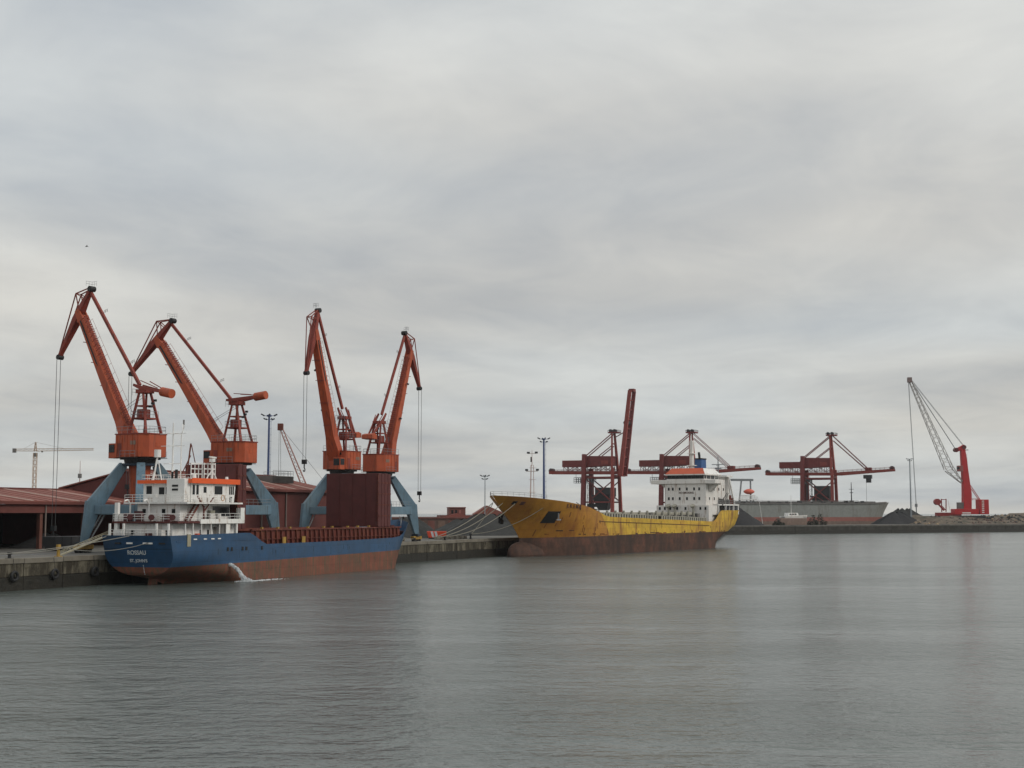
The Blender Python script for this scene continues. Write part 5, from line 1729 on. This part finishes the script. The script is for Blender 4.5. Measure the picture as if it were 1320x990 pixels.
# ------------------------------------------------------------------ red mobile harbour crane
def mobile_crane():
    d = 800
    base = at(1247, 672, d)
    S = d / F_PX
    root = thing('mobile_harbour_crane', (base.x, base.y, 4), 0, 'bright red mobile harbour crane with grey lattice boom on the earth bank', 'crane')
    def L(px, py, y=0.0):
        q = at(px, py, d)
        return V(q.x - base.x, y, q.z - 4)
    zt = L(1247, 663).z
    # chassis on a levelled pad
    MB().box(-9.5, 9.5, -4, 4, zt - 3.2, zt - .7).build('chassis', GDARK, root, bevel=.1)
    for x in [-7.5 + 2.5 * k for k in range(7)]:
        MB().tube((x, -4.3, zt - 3.6), (x, -3.2, zt - 3.6), 1.0, n=12).build('wheel', BLACK, root)
    MB().box(-11, 11, -6, 6, -.3, zt - 4.55).build('crane_pad', DIRT, root)
    og = MB()
    for sx in (-1, 1):
        og.box(sx * 9 - 1, sx * 9 + 1, -7, 7, zt - 2.6, zt - 1.8); og.box(sx * 9 - .6, sx * 9 + .6, -7.4, -6.2, zt - 4.6, zt - 1.6)
    og.build('outrigger', GDARK, root)
    a, b = L(1228, 656), L(1266, 663)
    MB().box(a.x, b.x - 3, -3.6, 3.6, b.z, a.z).build('slewing_platform', MOBR, root, bevel=.15)
    MB().box(-4.0, 1.0, -3.68, -3.6, b.z + .5, b.z + 1.2).build('lettering_stripe', WHITE, root)
    cw = L(1260, 644)
    MB().box(cw.x, cw.x + 5.4, -3.6, 3.6, b.z, cw.z).build('counterweight', MOBR, root, bevel=.12)
    for k in range(7):
        z = b.z + .8 + k * 1.1
        MB().box(cw.x + 1.2, cw.x + 2.6, -3.66, -3.59, z, z + .55).build('counterweight_stripe', WHITE, root)
    MB().box(a.x + 3, a.x + 7.2, -2, 2, a.z, a.z + 3.8).build('engine_cover', GREYD, root)
    # tower
    tb, tm, tt = L(1246, 657), L(1245, 624), L(1240.5, 577)
    secs = []
    for c, w in ((tb, 4.6), (L(1246, 636), 4.6), (tm, 4.0), (tt, 2.6)):
        secs.append([c + V(-w / 2, -w / 2, 0), c + V(w / 2, -w / 2, 0), c + V(w / 2, w / 2, 0), c + V(-w / 2, w / 2, 0)])
    mb = MB()
    mb.add([p for s_ in secs for p in s_], [(3, 2, 1, 0), (12, 13, 14, 15)] + [(4 * i + k, 4 * i + (k + 1) % 4, 4 * i + 4 + (k + 1) % 4, 4 * i + 4 + k) for i in range(3) for k in range(4)])
    mb.build('tower', MOBR, root, bevel=.1)
    hd = MB(); hd.bar(L(1232, 581), L(1243, 575), 2.4, 2.0); hd.build('tower_head', MOBR, root)
    for (x, y) in ((1232, 580), (1242, 576.5)):
        q = L(x, y); MB().tube(q + V(0, -1.6, 0), q + V(0, 1.6, 0), 1.25, n=12).build('sheave', mat('sheave maroon', (.12, .02, .02), .5), root)
    MB().box(tt.x + .8, tt.x + 3.2, -1, 1, tt.z - 1.6, tt.z - 1.2).build('head_platform', STEEL, root)
    q = L(1236, 604); MB().box(q.x - 1.8, q.x + 1.2, -4.2, -1.6, q.z - 1.8, q.z + 1.6).build('cab', mat('cab red grey', (.30, .10, .09), .5), root, bevel=.1)
    MB().box(q.x - 1.86, q.x - 1.0, -4.26, -1.7, q.z - .6, q.z + 1.0).build('cab_window', GLASS, root)
    # lattice boom
    piv, kn, tip = L(1240, 622), L(1223, 604), L(1173, 490)
    MB().lattice(piv, kn, 1.2, 4.4, 5, .22, up=(0, 1, 0)).lattice(kn, tip, 4.4, 1.4, 22, .22, up=(0, 1, 0)).build('lattice_boom', LATT, root)
    MB().box(tip.x - 1.4, tip.x + .9, -1.2, 1.2, tip.z - 1.4, tip.z + 1.6).build('boom_head', mat('boom head', (.22, .16, .15), .6), root)
    rp = MB()
    for sy in (-1, 1):
        rp.tube(tip + V(.5, sy * .7, .5), L(1242, 574.5) + V(0, sy * .7, 0), .12, n=4)
        rp.tube(tip + V(.5, sy * .4, 0), L(1232, 579.5) + V(0, sy * .4, 0), .12, n=4)
    rp.build('luffing_rope', STEEL, root)
    rp = MB(); q = L(1181, 650)
    for sy in (-.5, .5):
        rp.tube(tip + V(-.9, sy, -.6), V(q.x, sy, q.z), .11, n=4)
    rp.build('hoist_rope', STEEL, root)
    hk = MB(); hk.box(q.x - .6, q.x + .6, -.7, .7, q.z - 1.6, q.z + .3); hk.tube((q.x, 0, q.z - 5), (q.x, 0, q.z - 1.6), .35, n=8)
    hk.build('hook_block', STEEL, root)
    st = MB()
    for (u0, u1) in (((1249, 626), (1262, 645)), ((1250.5, 625), (1264, 645))):
        st.bar(L(*u0), L(*u1), .35)
    st.build('luffing_strut', MOBR, root)
    MB().rail([L(1250, 645), L(1262, 645)], 1.1, .1, 2).build('railing', MOBR, root)
    MB().tube(L(1246, 585), L(1251, 640), .12, n=4).build('power_cable', LATT, root)
mobile_crane()
def red_loader():
    d = 815
    base = at(1218, 664, d)
    root = thing('red_loading_grab_frame', (base.x, base.y, 4), 0, 'small red lattice frame with round drum left of the mobile crane', 'loader')
    def L(px, py, y=0.0):
        q = at(px, py, d)
        return V(q.x - base.x, y, q.z - 4)
    m = mat('loader red', (.30, .045, .042), .6)
    b = L(1218, 662)
    MB().box(-5, 9, -3, 3, -.2, b.z + .6).build('base_frame', m, root)
    MB().tube(L(1208, 647, -1.5), L(1208, 647, 1.5), 1.9, n=14).build('drum', m, root)
    mb = MB()
    mb.bar(L(1208, 648), L(1217, 658), .9); mb.bar(L(1213.5, 643), L(1214, 660), .5); mb.bar(L(1219.5, 643), L(1219.5, 660), .5); mb.bar(L(1213.5, 644), L(1219.5, 644), .4); mb.bar(L(1214, 652), L(1219.5, 658), .4)
    mb.build('frame', m, root)
    MB().tube(L(1222, 645), L(1225, 660), .1, n=4).build('cable', LATT, root)
red_loader()

# ------------------------------------------------------------------ more background: lattice crane, tower cranes, brick buildings
def lattice_crane():
    d = 420
    f = at(402, 640, d); t = at(362, 551, d); b = at(412, 640, d)
    root = thing('crawler_crane', (b.x, b.y, 4), 0, 'pale red lattice crane boom rising behind the warehouse roof', 'crane')
    piv = V(f.x - b.x, 0, f.z - 4 - 7); tip = V(t.x - b.x, 0, t.z - 4)
    piv = V(-1.5, 0, 6.5)
    MB().lattice(piv, piv.lerp(tip, .12), .5, 1.6, 3, .10, up=(0, 1, 0)).lattice(piv.lerp(tip, .12), tip, 1.7, .8, 20, .10, up=(0, 1, 0)).build('lattice_boom', LATR, root)
    MB().box(tip.x - .9, tip.x + .7, -.8, .8, tip.z - .9, tip.z + 1.2).build('boom_head', COAM, root)
    MB().box(-3, 5.5, -2.3, 2.3, 2.2, 5.6).build('machinery_house', ORANGE, root, bevel=.08)
    MB().box(-3.6, -1.2, 2.32, 3.6, 2.4, 5.0).build('cab', ORANGE, root, bevel=.06)
    for sy in (-1, 1):
        MB().box(-4, 4, sy * 2.4 - .5, sy * 2.4 + .5, 0, 1.5).build('crawler_track', BLACK, root, bevel=.2)
    MB().tube((0, 0, 1.4), (0, 0, 2.2), 1.6, n=14).build('turntable', BLACK, root)
    rp = MB()
    mast = V(4.5, 0, 12)
    rp.bar((1.5, -1, 5.6), mast, .25); rp.bar((4.8, 1, 5.6), mast, .2)
    rp.build('gantry_mast', LATR, root)
    rp = MB(); rp.tube(mast, tip, .05, n=4); rp.tube(tip + V(-.5, 0, 0), (tip.x - .5, 0, 9), .05, n=4); rp.tube(tip + V(-.1, 0, 0), (tip.x + .4, 0, 9), .05, n=4)
    rp.build('rope', ROPE_W, root)
    MB().box(tip.x - .6, tip.x + .5, -.4, .4, 7.6, 9.1).build('hook_block', BLACK, root)
lattice_crane()
def tower_crane():
    d = 900
    t = at(46, 570, d); j = at(46, 580, d)
    root = thing('tower_crane', (t.x, t.y, 4), 0, 'pale yellow tower crane far off above the shed roof', 'crane')
    jz, tz = j.z - 4, t.z - 4
    S = d / F_PX
    MB().lattice((0, 0, 0), (0, 0, jz - 2), 2.0, 2.0, 22, .2).build('tower', TOWY, root)
    MB().lattice((0, 0, jz - 1), (0, 0, tz), 1.4, .5, 5, .18).build('tower_head', TOWY, root)
    MB().lattice((.5, 0, jz), (75 * S, 0, jz + .4), 1.6, 1.0, 26, .14, up=(0, 1, 0)).build('jib', TOWY, root)
    MB().lattice((-.5, 0, jz), (-29 * S, 0, jz), 1.5, 1.3, 9, .14, up=(0, 1, 0)).build('counter_jib', TOWY, root)
    MB().box(-29 * S, -25 * S, -.9, .9, jz - 1.8, jz + 1.0).build('counterweight', GREYD, root)
    MB().box(-1.0, 1.0, -1, 1, jz - 4.5, jz - 2).build('cab', GREYD, root)
    r = MB(); r.tube((0, 0, tz), (-16 * S, 0, jz + .5), .09, n=4); r.tube((0, 0, tz), (40 * S, 0, jz + .6), .09, n=4)
    r.build('tie_bar', LATT, root)
    MB().box(8 * S, 9.5 * S, -.6, .6, jz - 1.6, jz - .8).build('trolley', GREYD, root)
    t2 = at(103.5, 594, d)
    root = thing('transmitter_mast', (t2.x, t2.y, 4), 0, 'thin far red and white mast left of the first crane', 'mast')
    h = t2.z - 4
    MB().lattice((0, 0, 0), (0, 0, h * .62), 2.2, 2.0, 14, .22).build('lattice', TOWY, root)
    MB().tube((0, 0, h * .6), (0, 0, h), .3, .12, 6).build('aerial', LATR, root)
    MB().box(-1.0, 1.0, -1, 1, h * .72, h * .79).build('aerial_drum', GREYD, root)
    MB().box(-1.5, 1.5, -1.5, 1.5, h * .5, h * .6).build('red_section', LATR, root)
tower_crane()
def brick_buildings():
    d = 470
    a = at(568, 672, d)
    root = thing('brick_office', (a.x, a.y, 4), .15, 'red brick building with a flat-topped tower behind the coal heaps', 'building')
    S = d / F_PX
    z = lambda y: at(600, y, d).z - 4
    w = MB().box(0, 34 * S + 9, 0, 14, 0, z(664)).build('wall', BRICK, root)
    MB().slab([(-.5, z(668)), (21 * S, z(661.5)), (43 * S + .5, z(668))], 1, -.4, 14.4).build('roof', mat('brick roof', (.24, .07, .055), .8), root)
    tw = MB().box(12 * S, 33 * S, 2, 10, z(664), z(654.6)).build('tower', BRICK, root)
    MB().box(11.5 * S, 33.5 * S, 1.7, 10.3, z(654.6) + .01, z(653.6)).build('tower_roof', ROOFR, tw)
    for x in (14.5, 19.5, 24.5):
        MB().box(x * S, (x + 2.6) * S, 1.92, 2.0, z(662), z(657.5)).build('window', mat('pale window', (.33, .13, .11), .4) if x > 20 else GLASS, tw)
    for x in (3, 9, 27, 33):
        MB().box(x * S, (x + 2.5) * S, -.08, 0, z(676), z(671)).build('window', GLASS, w)
    b = at(500, 672, 450)
    root = thing('brown_boundary_wall', (b.x, b.y, 4), .12, 'low brown building with pale panels behind the rightmost portal crane', 'building')
    S = 450 / F_PX
    w = MB().box(0, 100 * S, 0, 6, 0, 4.3).build('wall', BRICKD, root)
    MB().box(-.3, 100 * S + .3, -.3, 6.3, 4.31, 4.75).build('roof', BRICK, root)
    for k in range(7):
        x = 3 + k * 3.4
        MB().box(x, x + 2.2, -.08, 0, .6, 3.6).build('panel', BRICK if k % 2 else mat('tan panel', (.19, .12, .09), .8), w)
    c = at(612, 665, 520)
    root = thing('low_red_shed', (c.x, c.y, 4), .1, 'low red roof shed right of the brick tower', 'building')
    S = 520 / F_PX
    MB().box(0, 50 * S, 0, 12, 0, 5.6).build('wall', BRICK, root)
    MB().slab([(-.5, 5.6), (16 * S, 9.0), (50 * S, 4.6)], 1, -.4, 12.4).build('roof', ROOFR, root)
brick_buildings()

# ------------------------------------------------------------------ quay furniture
def bollard(loc, m, label, h=.8):
    root = thing('bollard', loc, QA, label, 'bollard')
    MB().tube((0, 0, 0), (0, 0, h * .65), .24, .19, 12).build('post', m, root)
    MB().tube((0, 0, h * .62), (0, 0, h), .36, .30, 12).build('cap', m, root)
    MB().box(-.4, .4, -.4, .4, -.05, .06).build('base', m, root)
bollard(Q(11.2, .6, 4.16), YELLOWP, 'yellow bollard post at the near quay edge', 1.6)
bollard(Q(2.2, .7, 4.16), BLACK, 'black bollard at the left end of the quay')
bollard(Q(118, .7, 4.16), BLACK, 'black bollard below the hook of the rightmost crane')
bollard(Q(146.5, .8, 4.16), BLACK, 'dark bollard holding the yellow ship bow ropes', 1.3)
bollard(Q(133, .8, 4.16), BLACK, 'black bollard right of the orange skip')
def rope(a, b, sag, label, r=.06, m=HEMP):
    a, b = Vector(a), Vector(b)
    n = 18
    pts = [a.lerp(b, i / n) - V(0, 0, 4 * sag * (i / n) * (1 - i / n)) for i in range(n + 1)]
    o = MB().path([p - a for p in pts], r, 6).build('mooring_rope', m)
    o.location = a
    tag(o, label, 'rope')
MY = Matrix.Translation((60.8, 414.9, 0)) @ Matrix.Rotation(math.atan2(-.8517, -.5237), 4, 'Z')
MBm = Matrix.Translation(Q(19.2, -6.3, 0)) @ Matrix.Rotation(QA, 4, 'Z')
rope(MY @ V(121.5, -1.8, 12.4), Q(128.5, 1, 4.9), .9, 'uppermost bow rope of the yellow ship', .085)
rope(MY @ V(121.8, 1.0, 12.3), Q(130.5, 1, 4.8), 1.2, 'second bow rope of the yellow ship', .085)
rope(MY @ V(119.6, 3.0, 12.2), Q(133, .8, 4.9), 1.6, 'lower bow rope of the yellow ship', .085)
rope(MY @ V(120.6, -2.4, 12.2), Q(146.5, .8, 5.2), .5, 'short steep bow rope of the yellow ship', .07)
rope(MY @ V(111.5, 6.2, 11.6), Q(146.5, .8, 5.3), 1.4, 'long rope across the yellow bow plating', .07)
rope(MBm @ V(.2, 5.0, 6.9), Q(2.2, .7, 4.8), .6, 'stern rope from the blue ship to the left bollard', .05, HEMPG)
rope(MBm @ V(-.4, -2.0, 5.9), Q(11.2, .6, 5.4), .8, 'stern rope crossing the name on the blue transom', .05, HEMPG)
rope(MBm @ V(.0, 1.0, 6.9), Q(-20, 1, 4.6), .8, 'long stern rope running out to the left', .05, HEMPG)
rope(MBm @ V(75.6, 2.0, 8.0), Q(118, .7, 4.7), .8, 'bow rope of the blue ship', .05, HEMPG)
# gangway from quay to the blue stern
g = thing('gangway', Q(12.4, 1.6, 4.2), 0, 'pale gangway sloping from the quay to the blue stern', 'gangway')
a = V(0, 0, 0); b = (MBm @ V(1.0, 5.7, 7.0)) - Q(12.4, 1.6, 4.2)
MB().bar(a, b, .75, .14).build('walkway', GANG, g)
side = b.normalized().cross(V(0, 0, 1)).normalized()
for k in (-.36, .36):
    mb = MB()
    mb.bar(a + side * k + V(0, 0, .45), b + side * k + V(0, 0, .45), .06)
    for i in range(9):
        c = a.lerp(b, i / 8) + side * k
        mb.bar(c, c + V(0, 0, .45), .05)
    mb.build('handrail', GANG, g)
# dark tipping skip and loader in front of the shed
r = thing('dark_tipping_skip', Q(39.5, 24), QA, 'dark steel tipping skip in front of the open shed', 'skip')
MB().slab([(-3.2, .3), (3.2, .3), (3.9, 2.3), (-3.9, 2.3)], 1, -1.3, 1.3).build('tub', GDARK, r, bevel=.05)
for x in (-2, 0, 2):
    MB().box(x - .1, x + .1, -1.42, -1.3, .3, 2.2).build('rib', GDARK, r)
MB().box(-3, 3, -1.2, 1.2, 0, .28).build('skid', BLACK, r)
r = thing('wheel_loader', Q(44.5, 16.5), QA + .4, 'grey green loading machine beside the left crane foot', 'loader')
MB().box(-2.4, 1.0, -1.1, 1.1, .9, 2.1).build('body', GREENM, r, bevel=.12)
c = MB().box(-.6, .9, -.9, .9, 2.1, 3.4).build('cab', GREENM, r, bevel=.1)
MB().box(.85, .95, -.75, .75, 2.3, 3.2).build('window', GLASS, c)
MB().box(-.4, .7, -.95, -.88, 2.3, 3.2).build('window', GLASS, c)
for x in (-1.6, 1.3):
    for y in (-1.2, 1.2):
        MB().tube((x, y - .25, .75), (x, y + .25, .75), .75, n=16).build('wheel', BLACK, r)
mb = MB()
for y in (-.6, .6):
    mb.bar((.9, y, 1.8), (3.2, y, .7), .22, .3)
mb.build('lift_arm', YELLOWP, r)
MB().slab([(3.0, .1), (4.2, .1), (4.4, .4), (3.3, 1.3), (3.0, 1.2)], 1, -1.3, 1.3).build('bucket', GREYD, r)
# orange skip with white stripes
r = thing('orange_skip', Q(156, 14.0), .12, 'bright orange skip with white stripes on the quay', 'skip')
tb = MB().slab([(-1.9, .25), (2.2, .25), (2.3, 1.75), (-2.3, 1.75)], 1, -1.1, 1.1).build('tub', SKIPO, r, bevel=.04)
for x in (-1.5, -.6):
    MB().add([(x, -1.13, 1.7), (x + .55, -1.13, 1.7), (x + .95, -1.13, .35), (x + .4, -1.13, .35), (x, -1.1, 1.7), (x + .55, -1.1, 1.7), (x + .95, -1.1, .35), (x + .4, -1.1, .35)],
             [(0, 3, 2, 1), (4, 5, 6, 7), (0, 1, 5, 4), (1, 2, 6, 5), (2, 3, 7, 6), (3, 0, 4, 7)]).build('white_stripe', TEXTW, tb)
MB().box(-1.8, 2.0, -1, 1, 0, .24).build('skid', BLACK, r)
r = thing('rigging_pile', Q(117.5, 3.8), QA, 'pile of pale rigging gear beside the rightmost crane foot', 'gear')
for k in range(7):
    a = random.uniform(0, 6.28)
    MB().bar((-1.2 * math.cos(a), -1.2 * math.sin(a), .12 + .08 * k), (1.2 * math.cos(a), 1.2 * math.sin(a), .2 + .1 * k), .2).build('timber', [GANG, BRICKD, STEEL][k % 3], r)
for i in range(6):
    r = MB().slab([(-.9, 0), (.9, 0), (.7, .75), (-.7, .75)], 1, -.4, .4).build('concrete_block', CAPM, bevel=.05)
    r.location = Q(146 + 2.5 * i, 9.0 - .2 * i)
    r.rotation_euler = (0, 0, QA + random.uniform(-.15, .15))
    tag(r, ['leftmost', 'second', 'third', 'fourth', 'fifth', 'rightmost'][i] + ' pale concrete block, counted from the left, in the row by the grey coal heap', 'concrete block', 'row of concrete blocks by the coal heap')
# seagull
p = at(112, 318, 190)
r = thing('seagull', p, .4, 'small gull flying above the leftmost crane', 'bird')
MB().tube((-.22, 0, 0), (.24, 0, .03), .05, .02, 8).build('body', GREYD, r)
MB().add([(-.08, 0, .03), (.1, 0, .03), (.0, .33, .16), (-.08, .33, .16), (-.12, .62, .07), (-.08, 0, .05), (.1, 0, .05), (.0, .33, .18), (-.08, .33, .18)], [(0, 1, 2, 3), (3, 2, 4), (5, 8, 7, 6)]).build('wing', GREYD, r)
MB().add([(-.08, 0, .03), (.1, 0, .03), (.0, -.33, .16), (-.08, -.33, .16), (-.12, -.62, .07), (-.08, 0, .05), (.1, 0, .05), (.0, -.33, .18), (-.08, -.33, .18)], [(3, 2, 1, 0), (4, 2, 3), (6, 7, 8, 5)]).build('wing', GREYD, r)

# ------------------------------------------------------------------ damp air over the harbour
hm = bpy.data.materials.new('haze air')
hm.use_nodes = True
ht = hm.node_tree
ht.nodes.clear()
hv = ht.nodes.new('ShaderNodeVolumePrincipled')
hv.inputs['Color'].default_value = (0.86, 0.89, 0.92, 1)
hv.inputs['Density'].default_value = 0.00005
hv.inputs['Anisotropy'].default_value = 0.2
ho = ht.nodes.new('ShaderNodeOutputMaterial')
ht.links.new(hv.outputs[0], ho.inputs['Volume'])
o = MB().box(-2300, 1700, -120, 2700, -4, 130).build('haze', hm)
tag(o, 'thin grey haze over the harbour', None, None, 'stuff')
